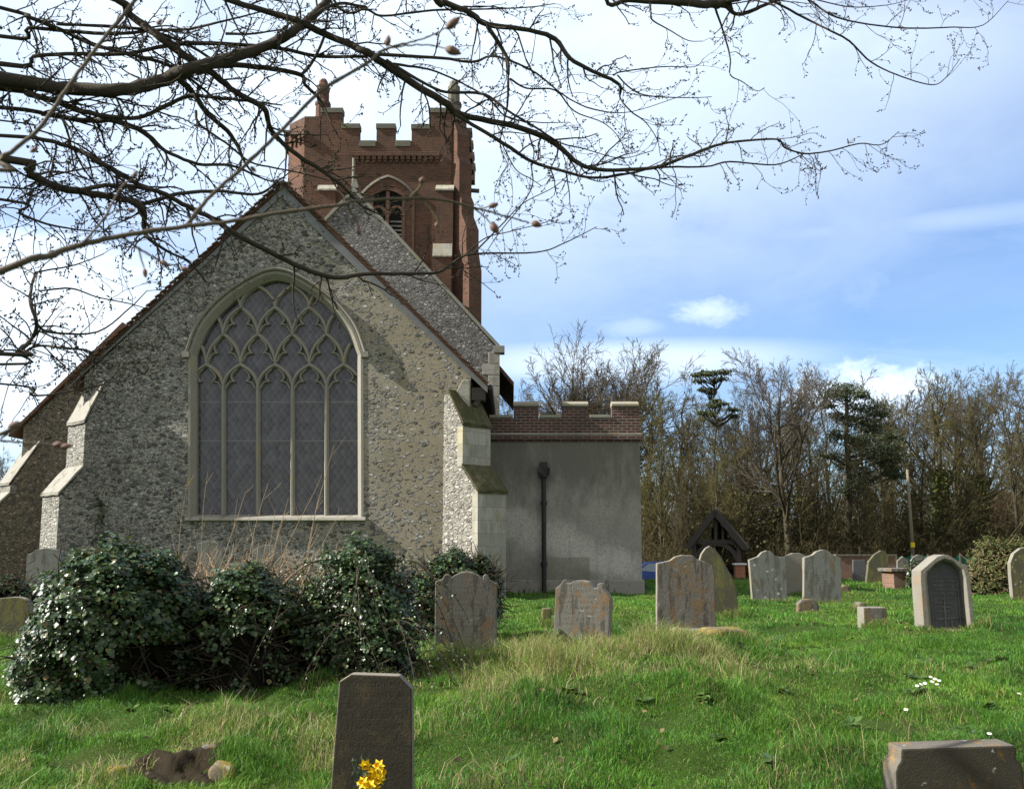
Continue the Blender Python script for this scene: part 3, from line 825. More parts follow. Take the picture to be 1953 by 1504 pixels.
def pinnacle(px, ytop, ybot, wid):
    x = TX(px); y = YTW + .42; z0, z1 = TZ(ybot), TZ(ytop); h = z1 - z0
    m_ = MB(); a = np.arange(8) / 8 * 2 * np.pi + .39
    prof = [(1.0, 0), (1.0, .36), (1.12, .38), (1.12, .44), (.86, .48), (.84, .70), (.92, .73), (.88, .84), (.66, .87), (.60, .95), (.36, 1.)]
    vs = [(x + wid * r * math.cos(q), y + wid * r * math.sin(q), z0 + h * t) for r, t in prof for q in a]
    fs = [(i * 8 + j, i * 8 + (j + 1) % 8, (i + 1) * 8 + (j + 1) % 8, (i + 1) * 8 + j) for i in range(len(prof) - 1) for j in range(8)] + [tuple(range(8)), tuple(len(vs) - 8 + j for j in range(8))]
    m_.add(vs, fs); return m_.build('pinnacle', M['brick'] if px < 700 else M['pinnacle'], tower)
pinnacle(611, 144, 226, .335); pinnacle(864, 147, 226, .345)
# two more at the back corners
for x_ in (tl + .2, tr - .2):
    m_ = MB(); m_.tube([(x_, yb - .6, ztop + .2), (x_, yb - .6, ztop + 1.9), (x_, yb - .6, ztop + 2.1)], [.3, .24, .1], 8); m_.build('pinnacle', M['brick'], tower)

# corbel table
mb = MB(); nco = 15
for i in range(nco):
    xc = TX(682) + (TX(834) - TX(682)) * i / (nco - 1); z1 = TZ(299)
    mb.box((xc - .09, YTW - .14, z1 - .16), (xc + .09, YTW - .003, z1)); mb.box((xc - .06, YTW - .09, z1 - .30), (xc + .06, YTW - .004, z1 - .161))
mb.pieces('corbel', M['brick'], tower, join=2); mb = MB(); mb.box((TX(674), YTW - .16, TZ(299) + .001), (TX(840), YTW - .003, TZ(299) + .17)); mb.build('string_course', M['brick'], tower); mb = MB()
dl = np.array([-.7071, -.7071, 0]); tl_ = np.array([.7071, -.7071, 0])
for i in range(4):
    c = np.array([tl - cl * .86, YTW + cl * .86, TZ(262)]) + tl_ * i * .34
    mb.prism([c, c + tl_ * .2, c + tl_ * .2 + dl * .13, c + dl * .13], (0, 0, .3)); mb.prism([c + tl_ * .05 - (0, 0, .26), c + tl_ * .15 - (0, 0, .26), c + tl_ * .15 + dl * .08 - (0, 0, .26), c + tl_ * .05 + dl * .08 - (0, 0, .26)], (0, 0, .259))
mb.pieces('corbel', M['brick'], tower, join=2)
mb = MB(); mb.tube([(TX(676), YTW - .07, TZ(353)), (TX(676), YTW - .07, TZ(303))], .06, 8); mb.build('downpipe', M['coping'], tower)
# strip buttresses with stone weatherings
for x0, x1 in ((611, 645), (834, 866)):
    mb = MB(); mb.box((TX(x0), YTW - .30, 4), (TX(x1), YTW - .003, TZ(367))); st = mb.build('buttress_strip', M['brick'], tower)
    mb = MB(); a, b = TX(x0) - .03, TX(x1) + .03; mb.prism([(a, YTW - .36, TZ(368)), (a, YTW - .36, TZ(368) + .08), (a, YTW - .004, TZ(353)), (a, YTW - .004, TZ(368))], (b - a, 0, 0))
    mb.build('weathering', M['ashlar'], st)
mb = MB(); mb.box((TX(830), YTW - .52, 4), (TX(864), YTW - .302, TZ(496))); st = mb.build('buttress_strip', M['brick'], tower)
mb = MB(); a, b = TX(829), TX(865); mb.prism([(a, YTW - .57, TZ(496)), (a, YTW - .57, TZ(496) + .07), (a, YTW - .5, TZ(492)), (a, YTW - .31, TZ(468)), (a, YTW - .302, TZ(496))], (b - a, 0, 0)); mb.build('weathering', M['ashlar'], st)
# north-east buttress stepping out
mb = MB(); dv = np.array([.7071, -.7071, 0]); wv = np.array([.7071, .7071, 0]); c = np.array([tr + cr * .5, YTW + cr * .5, 0])
prof = [(-.3, 3), (1.15, 3), (1.15, TZ(520)), (.95, TZ(482)), (.95, TZ(440)), (.62, TZ(412)), (.62, TZ(385)), (.45, TZ(372)), (.45, TZ(310)), (.3, TZ(298)), (.3, TZ(255)), (.06, TZ(230)), (-.3, TZ(230))]
mb.prism([c + dv * p - wv * .38 + np.array([0, 0, z]) for p, z in prof], wv * .76)
mb.build('corner_buttress', M['brick'], tower)
mb = MB(); s0 = np.array([TX(888), YTW + .6, TZ(354)]); mb.bar(s0, s0 + (.62, 0, -.05), .14, .16); mb.build('waterspout', M['oak'], tower)
# belfry window: brick orders round a louvred pair of lights
wc = (TX(742)); zs = TZ(374); hwid = 1.05
def parch(hw_, rise, base, n=10):
    s = np.linspace(0, 1, n); r = [(wc + hw_ * (1 - q ** 1.25), zs + rise * math.sin(q * 1.25) / math.sin(1.25)) for q in s]
    l = [(2 * wc - x, z) for x, z in r[::-1]][1:]
    return np.array([(wc + hw_, base)] + r + l + [(wc - hw_, base)])
zb_ = TZ(560)
o1 = parch(1.22, TZ(337) - zs, zb_); o2 = parch(1.02, TZ(347) - zs, zb_); o3 = parch(.80, TZ(357) - zs, zb_)
mb = MB(); mb.sweep_xz(o1[1:-1], [(-.06, YTW - .003), (-.06, YTW - .16), (.06, YTW - .11), (.06, YTW - .003)]); hd = mb.build('window_hood', M['pinnacle'], tower)
for oo, y0 in ((o2, .075),): 
    mb = MB(); mb.sweep_xz(oo, [(-.2, YTW - .004), (-.2, YTW - y0), (.2, YTW - y0), (.2, YTW - .004)]); mb.build('brick_order', M['brick'], tower)
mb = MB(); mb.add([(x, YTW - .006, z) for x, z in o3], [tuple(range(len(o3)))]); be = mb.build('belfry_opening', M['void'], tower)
mb = MB(); mb.box((wc - .08, YTW - .10, zb_), (wc + .08, YTW - .012, TZ(366))); mb.sweep_xz(parch(.74, TZ(360) - zs, zb_), [(-.09, YTW - .009), (-.09, YTW - .11), (.07, YTW - .105), (.07, YTW - .009)])
for s in (-1, 1):
    q = np.array([(wc + s * (.08 + .34 + .34 * math.cos(v)), TZ(412) + .42 * math.sin(v)) for v in np.linspace(0, math.pi, 13)])
    mb.sweep_xz(q, [(-.06, YTW - .01), (-.06, YTW - .09), (.06, YTW - .092), (.06, YTW - .01)])
mb.build('mullion', M['brick'], be)
mb = MB()
for i in range(17):
    z0 = zb_ + .1 + i * .2
    if z0 > TZ(395): break
    for s in (-1, 1):
        xa = wc + s * .42; mb.prism([(xa - .31, YTW - .07, z0), (xa - .31, YTW - .02, z0 + .09), (xa - .31, YTW - .012, z0 + .09), (xa - .31, YTW - .062, z0 - .012)], (.62, 0, 0))
mb.build('louvre', M['louvre'], be)

# north vestry
vl, vr = PX(905, YV, 950), PX(1222, YV, 950); VZ = lambda py: PZ(py, YV)
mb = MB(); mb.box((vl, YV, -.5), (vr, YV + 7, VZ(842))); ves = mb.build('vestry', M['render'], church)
mb = MB(); mb.box((vl, YV - .03, VZ(842) + .001), (vr + .03, YV + 7.02, VZ(797)))
parap = mb
for x0, x1 in ((980, 1027), (1073, 1121), (1167, 1217)): mb.box((PX(x0, YV, 790), YV - .03, VZ(797) + .001), (PX(x1, YV, 790), YV + .32, VZ(775)))
for i in range(4): mb.box((vr - .3, YV + 1.2 + i * 1.7, VZ(797) + .001), (vr + .03, YV + 2.0 + i * 1.7, VZ(775)))
mb.build('parapet', M['brick_dark'], ves)
mb = MB()
for x0, x1 in ((979, 1028), (1072, 1122), (1166, 1218)):
    a, b = PX(x0, YV, 770), PX(x1, YV, 770)
    mb.prism([(a, YV - .07, VZ(775) + .001), (a, YV + .36, VZ(775) + .001), (a, YV + .36, VZ(775) + .1), (a, YV + .14, VZ(764)), (a, YV - .07, VZ(775) + .07)], (b - a, 0, 0))
mb.pieces('merlon_cap', M['cap_lichen'], ves, bevel=.012)
mb = MB()
for x0, x1 in ((932, 979), (1029, 1071), (1123, 1165)): mb.box((PX(x0, YV, 790) + .02, YV - .055, VZ(797) + .002), (PX(x1, YV, 790) - .02, YV + .34, VZ(797) + .085))
mb.pieces('coping', M['coping'], ves, bevel=.012)
mb = MB(); mb.box((vl, YV - .09, VZ(838)), (vr + .08, YV - .031, VZ(830))); mb.build('string_course', M['brick_dark'], ves, bevel=.01)
mb = MB(); mb.box((vl, YV - .075, VZ(829)), (vr + .07, YV - .032, VZ(826))); mb.build('cement_course', M['ashlar'], ves, jitter=.004, sub=3)
mb = MB(); mb.box((vl, YV - .05, -.5), (vr + .06, YV + 7.03, .36)); mb.build('plinth', M['weathering'], ves, bevel=.03)
mb = MB(); xd = PX(1037, YV, 1000); yd = YV - .13
mb.tube([(xd, yd, -.1), (xd, yd, VZ(910))], .062, 10)
for py in (960, 1075): mb.tube([(xd, yd, VZ(py) - .06), (xd, yd, VZ(py) + .06)], .09, 10)
pipe = mb.build('downpipe', M['iron'], ves, smooth=False)
mb = MB(); mb.prism([(xd - .09, YV - .24, VZ(912)), (xd + .09, YV - .24, VZ(912)), (xd + .16, YV - .3, VZ(900)), (xd + .16, YV - .3, VZ(893)), (xd + .1, YV - .26, VZ(892)), (xd + .1, YV - .26, VZ(882)), (xd - .1, YV - .26, VZ(882)), (xd - .1, YV - .26, VZ(892)), (xd - .16, YV - .3, VZ(893)), (xd - .16, YV - .3, VZ(900))], (0, .22, 0))
mb.build('hopper', M['iron'], pipe)

# ------------------------------------------------------------------ headstones
STONES = []


def headstone(label, outline, Y, th, m, name='headstone', cat='gravestone', yaw=0., lean=0., group='weathered headstones in the churchyard', edge=None, bev=.012, sink=.25):
    pts = np.array([P(x, y, Y) for x, y in outline]); cx = float((pts[:, 0].min() + pts[:, 0].max()) / 2); zb = float(pts[:, 2].min())
    STONES.append((float(pts[:, 0].min()), float(pts[:, 0].max()), Y, th))
    lowest = pts[:, 2] < zb + .12
    base = np.array([cx, Y, zb]); q = pts - base; q[lowest, 2] -= sink
    b = MB(); b.prism([p + base for p in q], (0, th, 0))
    o = b.build(name, m, None, loc=tuple(base), bevel=bev, uv=False)
    o.rotation_euler = (lean, 0, yaw)
    tag(o, label, cat, group)
    if edge:
        o.data.materials.append(edge)
        for p in o.data.polygons:
            if abs(p.normal.y) < .6: p.material_index = 1
    return o


hs = headstone
hs('rust-stained headstone with arched head and scrolled shoulders beside the ivy', [(829, 1256), (830, 1108), (838, 1106), (844, 1103), (847, 1097), (852, 1094), (857, 1096), (861, 1101), (867, 1096), (878, 1091), (890, 1089), (901, 1091), (913, 1097), (921, 1104), (921, 1098), (926, 1094), (931, 1098), (933, 1104), (943, 1110), (948, 1111), (947, 1256)], 12.1, .11, M['hs_brown'], edge=M['hs_warm'])
hs('headstone with broken scrolled shoulders leaning right in front of the vestry', [(1048, 1250), (1057, 1121), (1063, 1118), (1071, 1107), (1079, 1104), (1079, 1110), (1086, 1112), (1095, 1107), (1109, 1106), (1122, 1109), (1134, 1121), (1140, 1120), (1140, 1113), (1147, 1110), (1152, 1114), (1151, 1122), (1159, 1130), (1166, 1141), (1158, 1248)], 12.2, .13, M['hs_brown'], yaw=R(-20), edge=M['hs_warm'])
hs('tall broad headstone mottled with orange lichen standing behind a mossy stone', [(1252, 1232), (1253, 1074), (1267, 1071), (1279, 1068), (1288, 1061), (1302, 1057.5), (1321, 1058.7), (1330, 1066), (1344, 1070), (1360, 1080), (1364, 1103), (1365, 1230)], 13.0, .12, M['hs_rough'], edge=M['hs_warm'])
hs('green-brown pointed headstone half hidden behind the orange-mottled one', [(1333, 1180), (1335, 1066), (1338, 1056), (1346, 1045), (1354, 1040.5), (1365, 1048), (1377, 1063), (1385, 1080), (1396, 1098), (1405, 1126), (1412, 1180)], 18.0, .13, M['hs_green'], edge=M['hs_warm'])
hs('grey headstone with round raised head, left of the matching pair', [(1437, 1150), (1429, 1067), (1446, 1061), (1453, 1053), (1463, 1049), (1472, 1052), (1479, 1060), (1498, 1062), (1503, 1150)], 23.5, .16, M['hs_grey'], edge=M['hs_warm'])
hs('grey headstone with round raised head, right of the matching pair', [(1532, 1149), (1534, 1063), (1550, 1058), (1558, 1051), (1570, 1047.5), (1582, 1051), (1588, 1057), (1605, 1064), (1604, 1149)], 23.4, .18, M['hs_grey'], edge=M['hs_warm'])
hs('pale mottled round-topped headstone seen between the grey pair', [(1495, 1134), (1497, 1060), (1512, 1054), (1526, 1054), (1540, 1061), (1542, 1134)], 27.5, .15, M['hs_warm'])
hs('dark brown leaning headstone with a curved pointed head by the far wall', [(1651, 1107), (1657, 1071), (1668, 1057), (1681, 1049), (1689, 1051), (1695, 1062), (1689, 1107)], 38.5, .2, M['hs_green'])
hs('small blue-black square slate headstone before the low brick wall', [(1627, 1099), (1627, 1067), (1650, 1067), (1650, 1099)], 43, .12, M['slate'])
hs('small pale pointed headstone behind the brick chest tomb', [(1711, 1092), (1712, 1069), (1722, 1060), (1732, 1068), (1735, 1092)], 42.0, .14, M['hs_grey'])
hs('small grey round-topped headstone just left of the gothic niche stone', [(1737, 1092), (1738, 1068), (1743, 1061), (1751, 1057), (1760, 1059), (1765, 1068), (1766, 1092)], 40.5, .14, M['hs_grey'])
hs('tall dark round-headed headstone cut off by the right edge of the view', [(1933, 1145), (1928, 1095), (1927, 1073), (1934, 1055), (1947, 1045), (1962, 1043), (1978, 1050), (1988, 1068), (1990, 1145)], 24.2, .16, M['hs_green'], edge=M['hs_warm'])
hs('plain grey headstone with shouldered round head beside the church buttress', [(50, 1115), (51, 1057), (60, 1054), (68, 1048), (88, 1044), (109, 1048), (117, 1056), (118, 1115)], 19.0, .12, M['hs_grey'])
hs('brown round-topped headstone cut off by the left edge beside the ivy', [(-45, 1250), (-42, 1165), (-20, 1146), (0, 1140), (20, 1138), (36, 1138), (48, 1142), (56, 1152), (58, 1250)], 12.6, .12, M['hs_green'], edge=M['hs_warm'])
hs('pale leaning headstone under the east window behind the bare canes', [(380, 1090), (376, 1036), (392, 1031), (415, 1034), (424, 1044), (428, 1090)], 21.5, .1, M['hs_grey'])
hs('pale round-topped headstone under the right half of the east window', [(484, 1095), (484, 1048), (498, 1040), (512, 1038), (526, 1041), (538, 1052), (540, 1095)], 21.8, .1, M['hs_grey'])
hs('low dark footstone behind the scroll-shouldered stone near the vestry', [(1033, 1192), (1034, 1160), (1052, 1159), (1052, 1192)], 16.8, .2, M['hs_green'], name='footstone', bev=.02)
hs('small rough rounded footstone below the grey pair of headstones', [(1521, 1170), (1522, 1150), (1530, 1143), (1545, 1141), (1557, 1145), (1563, 1155), (1563, 1170)], 19.3, .18, M['hs_rough'], name='footstone', bev=.03)
hs('square squat stone block with a sunlit left side in open grass', [(1648, 1206), (1647, 1158), (1691, 1158), (1693, 1206)], 15.1, .3, M['hs_rough'], name='footstone', edge=M['hs_warm'], bev=.015)
hs('grey stone kerb fragment with dry flowers right of the grey pair', [(1604, 1134), (1604, 1119), (1612, 1115), (1620, 1117), (1622, 1134)], 27.0, .3, M['hs_rough'], name='kerb_stone', bev=.03)
hs('low broken stone fragment lying behind the squat stone block', [(1624, 1164), (1628, 1154), (1640, 1148), (1652, 1149), (1661, 1156), (1662, 1164)], 19.5, .35, M['hs_rough'], name='kerb_stone', bev=.03)

# near dark headstone with clipped corners
O = [(624, 1540), (647, 1299), (670, 1285), (761, 1288), (786, 1313), (788, 1540)]
near = hs('dark brown clipped-corner headstone with worn lettering behind yellow flowers', O, 6.6, .12, M['hs_dark'], edge=M['hs_edge'], bev=.01, sink=.2)
# near lichened headstone at the right foot of the view
N0 = [(1708, 1560), (1708, 1470), (1712, 1458), (1718, 1450), (1719, 1427), (1934, 1420), (1940, 1428), (1938, 1446), (1949, 1458), (1952, 1470), (1954, 1560)]
hs('orange and brown lichened headstone with a flat top, lower right corner', N0, 6.3, .22, M['hs_orange'], edge=M['hs_edge2'], bev=.012)

# gothic niche stone
def niche():
    Y = 14.6; base = P(1806, 1203, Y)
    t = thing('niche_headstone', 'heavy leaning headstone with a pointed niche holding a dark inscribed panel', 'gravestone', base, 'weathered headstones in the churchyard')
    out = [(1763, 1206), (1756, 1108), (1756, 1088), (1788, 1061), (1800, 1057), (1809, 1058), (1844, 1079), (1850, 1096), (1861, 1206)]
    inn = [(1780, 1199), (1771, 1105), (1772, 1092), (1784, 1078), (1802, 1068), (1822, 1075), (1834, 1088), (1838, 1103), (1848, 1199)]
    ow = [P(x, y, Y) for x, y in out]; iw = [P(x, y, Y) for x, y in inn]; n = len(out); b = MB()
    back = np.array([0, .34, 0]); ch = [np.array(a) * .35 + np.array(c) * .65 for a, c in zip(ow, iw)]
    ring = [[p + back for p in ow], ow, ch, [p + (0, .05, 0) for p in iw], [p + (0, .15, 0) for p in iw]]
    b.add(sum(ring, []), [(r * n + i, r * n + (i + 1) % n, (r + 1) * n + (i + 1) % n, (r + 1) * n + i) for r in range(4) for i in range(n)] + [tuple(range(n))])
    b.build('frame', M['hs_warm'], t, bevel=.008)
    b = MB(); b.add([p + (0, .13, 0) for p in iw], [tuple(range(n))]); pn = b.build('panel', M['slate'], t)
    b = MB(); Yp = Y + .118
    for a, c in (((1785, 1180), (1848, 1176)), ((1800, 1130), (1804, 1196)), ((1826, 1110), (1832, 1194)), ((1815, 1175), (1816, 1197)), ((1838, 1110), (1845, 1195))): b.bar(P(*a, Yp), P(*c, Yp), .012, .012)
    for r in range(9):
        rr = random.Random(r); x = 1779 + r * .6
        while x < 1822 - (r > 5) * 8:
            wq = rr.uniform(2, 5); b.bar(P(x, 1100 + r * 8.2 + rr.uniform(-1, 1), Yp), P(x + wq, 1099 + r * 8.2 + rr.uniform(-2, 2), Yp), .008, .012); x += wq + rr.uniform(1.5, 3)
    b.build('worn_carving', M['hs_grey'], pn, uv=False)
    b = MB(); p0, p1 = P(1757, 1207, Y - .06), P(1866, 1207, Y - .06)
    b.box((p0[0], Y - .07, p0[2] - .25), (p1[0], Y + .42, p0[2] + .035)); b.build('base', M['hs_warm'], t, bevel=.02)
niche()

# brick chest tomb, wall, netting, pole, pier
def far_things():
    Y = 31.0; a, b = PX(1702, Y), PX(1790, Y); zt = PZ(1090, Y); zg = gz(a, Y)
    t = thing('chest_tomb', 'crumbling brick chest tomb with a stone slab, draped in ivy', 'tomb', ((a + b) / 2, Y + .5, zg))
    m_ = MB(); m_.box((a, Y, zg - .2), (b, Y + 1.0, zt)); m_.build('brick_side', M['brick_wall'], t)
    m_ = MB(); m_.box((a - .1, Y - .08, zt + .001), (b + .1, Y + 1.08, zt + .1)); m_.build('slab', M['hs_rough'], t, bevel=.02)
    Y = 46.; m_ = MB(); x0, x1 = PX(1595, Y), PX(1706, Y); z0 = gz(x0, Y); base = ((x0 + x1) / 2, Y, z0)
    t = thing('boundary_wall', 'low old brick churchyard wall below the wood', 'wall', base)
    m_.box((x0, Y, z0 - .3), (x1, Y + .3, PZ(1060, Y))); m_.build('brickwork', M['brick_wall'], t)
    m_ = MB(); m_.box((x0 - .05, Y - .05, PZ(1060, Y) + .001), (x1 + .05, Y + .35, PZ(1056.5, Y))); m_.build('coping', M['hs_rough'], t)
    Y = 47.; x0, x1 = PX(1708, Y), PX(1890, Y); z0 = gz(x0, Y)
    t = thing('green_netting', 'dark green netting fence behind the churchyard wall', 'fence', ((x0 + x1) / 2, Y, z0))
    n = 40; xs = np.linspace(x0, x1, n); zt_ = PZ(1058, Y) - .12 * np.abs(np.sin(np.linspace(0, 6 * np.pi, n))); m_ = MB()
    vs = [(x, Y + .05 * math.sin(i), z0) for i, x in enumerate(xs)] + [(x, Y + .05 * math.sin(i * 1.3), z) for i, (x, z) in enumerate(zip(xs, zt_))]
    vs += [(q[0], q[1] + .01, q[2]) for q in vs]; k = 2 * n
    m_.add(vs, [(i, i + 1, n + i + 1, n + i) for i in range(n - 1)] + [(k + i, k + n + i, k + n + i + 1, k + i + 1) for i in range(n - 1)]); m_.build('net', M['net'], t)
    for i in range(7):
        x = x0 + (x1 - x0) * i / 6; m_ = MB(); m_.tube([(x, Y - .05, z0 - .2), (x, Y - .05, PZ(1056, Y))], .04, 6); m_.build('post', M['oak'], t)
    Y = 50.; x = PX(1741, Y); z0 = gz(x, Y); t = thing('utility_pole', 'thin pale wooden pole with a yellow plate before the wood', 'pole', (x, Y, z0))
    m_ = MB(); m_.tube([(x, Y, z0 - .2), (x - .03, Y, PZ(980, Y)), (x - .06, Y, PZ(895, Y))], [.085, .075, .06], 8); m_.build('shaft', M['pole'], t, smooth=True)
    m_ = MB(); m_.tube([(x - .0, Y, PZ(1043, Y)), (x - .0, Y, PZ(1034, Y))], [.1, .1], 8); m_.build('plate', M['yellow'], t)
    Y = 53.; x0, x1 = PX(1402, Y), PX(1420, Y); z0 = gz(x0, Y); zt = PZ(1077, Y)
    t = thing('brick_pier', 'short orange brick pier with a pale stone cap beside the lychgate', 'pier', ((x0 + x1) / 2, Y, z0))
    m_ = MB(); m_.box((x0, Y, z0 - .2), (x1, Y + .45, zt)); m_.build('brickwork', M['brick_house'], t)
    m_ = MB(); m_.box((x0 - .08, Y - .07, zt + .001), (x1 + .08, Y + .52, zt + .09)); m_.build('cap', M['window_white'], t, bevel=.02)
    # house far behind
    Y = 95.; x0, x1 = PX(1896, Y), PX(1990, Y); z0 = -.3; zt = PZ(1006, Y)
    t = thing('brick_house', 'orange brick house with a white window glimpsed through the trees', 'house', ((x0 + x1) / 2, Y, z0))
    m_ = MB(); m_.box((x0, Y, z0), (x1, Y + 7, zt)); wl = m_.build('wall', M['brick_house'], t)
    m_ = MB(); m_.prism([(x0 - .4, Y - .4, zt), (x0 - .4, Y + 7.4, zt), (x0 - .4, Y + 3.5, zt + 3.4)], (x1 - x0 + .8, 0, 0)); m_.build('roof', M['tile'], t)
    for px in (1919, 1960):
        a = P(px - 4, 1034, Y); b = P(px + 4, 1018, Y); m_ = MB()
        m_.box((a[0], Y - .06, a[2]), (b[0], Y - .003, b[2])); fr = m_.build('window', M['window_white'], t)
        m_ = MB(); w2 = (b[0] - a[0]) / 2; h2 = (b[2] - a[2]) / 2
        for i in range(2):
            for j in range(2): m_.box((a[0] + i * w2 + .04, Y - .075, a[2] + j * h2 + .04), (a[0] + (i + 1) * w2 - .04, Y - .061, a[2] + (j + 1) * h2 - .04))
        m_.build('pane', M['car_glass'] if False else M['slate'], fr)
far_things()


def lychgate():
    Y = 54.; c = PX(1379, Y); z0 = gz(c, Y); zA = PZ(968, Y); zE = PZ(1041, Y); hw_ = 1.52; L = 2.6; s = (zA - zE) / hw_
    t = thing('lychgate', 'dark timber lychgate with a steep gabled roof at the churchyard edge', 'lychgate', (c, Y + L / 2, z0))
    m_ = MB()
    for q in (-1, 1): m_.prism([(c, Y - .3, zA - .12), (c + q * hw_, Y - .3, zE - .1), (c + q * hw_, Y - .3, zE), (c, Y - .3, zA)], (0, L + .6, 0))
    m_.build('roof', M['oak_tile'], t)
    m_ = MB()
    for q in (-1, 1): m_.bar((c, Y - .33, zA - .2), (c + q * (hw_ - .06), Y - .33, zE - .12), .05, .3)
    m_.build('bargeboard', M['oak'], t)
    ze = zE + .12
    for q in (-1, 1):
        for y in (Y, Y + L):
            m_ = MB(); m_.box((c + q * 1.12 - .11, y - .11, z0 - .2), (c + q * 1.12 + .11, y + .11, ze)); m_.build('post', M['oak'], t, bevel=.015)
    for y in (Y, Y + L):
        m_ = MB(); m_.bar((c - 1.2, y, ze + .1), (c + 1.2, y, ze + .1), .18, .2); m_.bar((c, y, ze + .2), (c, y, zA - .3), .14, .14)
        for q in (-1, 1): m_.bar((c + q * .35, y, ze + .2), (c + q * .35, y, ze + .85), .1, .1)
        a = np.array([(c + 1.05 * math.cos(v), ze - 1.0 + 1.0 * math.sin(v)) for v in np.linspace(0, math.pi, 17)])
        m_.sweep_xz(a, [(-.1, y - .07), (-.1, y + .07), (.12, y + .07), (.12, y - .07)])
        m_.build('truss', M['oak'], t)
    t.rotation_euler = (0, 0, R(-15))
    for q in (-1, 1):
        m_ = MB(); m_.box((c + q * 1.12 - .06, Y + .12, z0 - .2), (c + q * 1.12 + .06, Y + L - .12, z0 + .85)); m_.build('side_panel', M['oak'], t)
M['oak_tile'] = plain('lychgate_tile', (.12, .112, .108), .9, .2, .4, 6)
lychgate()


def car():
    Y = 50.; x0 = PX(1196, Y); z = gz(x0, Y)
    t = thing('parked_car', 'small blue car parked beyond the corner of the vestry', 'car', (x0 + 1.9, Y + .8, z))
    prof = [(0, .3), (0, .62), (.12, .8), (1.0, .92), (1.55, 1.38), (1.9, 1.46), (2.9, 1.44), (3.5, 1.05), (3.8, .98), (3.85, .35)]
    m_ = MB(); m_.prism([(x0 + 3.85 - a, Y, z + h) for a, h in prof], (0, 1.62, 0)); m_.build('body', M['car_blue'], t, bevel=.07)
    for yo in (-.006, 1.62):
        m_ = MB(); m_.prism([(x0 + 3.85 - a, Y + yo, z + h) for a, h in ((1.12, .95), (1.58, 1.32), (2.15, 1.37), (2.15, .96))], (0, .006, 0)); m_.prism([(x0 + 3.85 - a, Y + yo, z + h) for a, h in ((2.25, .96), (2.25, 1.37), (2.85, 1.36), (3.3, 1.04))], (0, .006, 0)); m_.build('side_window', M['car_glass'], t)
    a = np.array([x0 + 3.85 - 1.04, 0, z + .97]); b = np.array([x0 + 3.85 - 1.53, 0, z + 1.36]); o = np.array([.012, 0, .012])
    m_ = MB(); m_.add([a + o + (0, Y + .15, 0), a + o + (0, Y + 1.47, 0), b + o + (0, Y + 1.4, 0), b + o + (0, Y + .22, 0)], [(0, 1, 2, 3)]); m_.build('windscreen', M['car_glass'], t)
    for a_ in (.75, 3.05):
        for y in (Y + .1, Y + 1.52):
            m_ = MB(); m_.tube([(x0 + 3.85 - a_, y - .1, z + .3), (x0 + 3.85 - a_, y + .1, z + .3)], .3, 18); w_ = m_.build('wheel', M['rubber'], t, bevel=.03)
            m_ = MB(); m_.tube([(x0 + 3.85 - a_, y - .115, z + .3), (x0 + 3.85 - a_, y + .115, z + .3)], .18, 14); m_.build('rim', M['louvre'], w_)
    for y in (Y + .12, Y + 1.2):
        m_ = MB(); m_.box((x0 + 3.80, y, z + .66), (x0 + 3.862, y + .3, z + .78)); m_.build('headlight', M['window_white'], t, bevel=.02)
car()

# ------------------------------------------------------------------ leaves
LEAF = np.array([(0, 0, 0), (.34, .18, .05), (.5, .5, .03), (0, 1, -.04), (-.5, .5, .03), (-.34, .18, .05), (0, .45, -.03)])
LF = np.array([(0, 1, 2, 6), (6, 2, 3, 4), (0, 6, 4, 5)])


def leaf_mesh(name, pos, nrm, size, col, rg, shape=LEAF, faces=LF, droop=.3, width=1.):
    n = len(pos); nrm = unit(nrm)
    t = rg.normal(size=(n, 3)) * .7 + np.array([0, 0, -droop * 2]); t = unit(t - (t * nrm).sum(1, keepdims=True) * nrm); b = np.cross(t, nrm)
    V = pos[:, None] + size[:, None, None] * (b[:, None] * shape[None, :, 0:1] * width + t[:, None] * shape[None, :, 1:2] + nrm[:, None] * shape[None, :, 2:3])
    k = len(shape); f = (np.arange(n)[:, None, None] * k + faces[None]).reshape(-1, faces.shape[1])
    return mesh_arrays(name, V.reshape(-1, 3), [f], col=np.repeat(col, k, axis=0))


def pal(rg, n, cols, w, jit=.25):
    c = np.array(cols)[rg.choice(len(cols), n, p=np.array(w) / sum(w))]
    return np.clip(c * rg.uniform(1 - jit, 1 + jit, (n, 1)), 0, 1)


IVY = [(.035, .07, .022), (.05, .095, .028), (.024, .048, .02), (.085, .115, .03), (.13, .105, .035)]; IVW = [5, 4, 4, 1.5, .6]


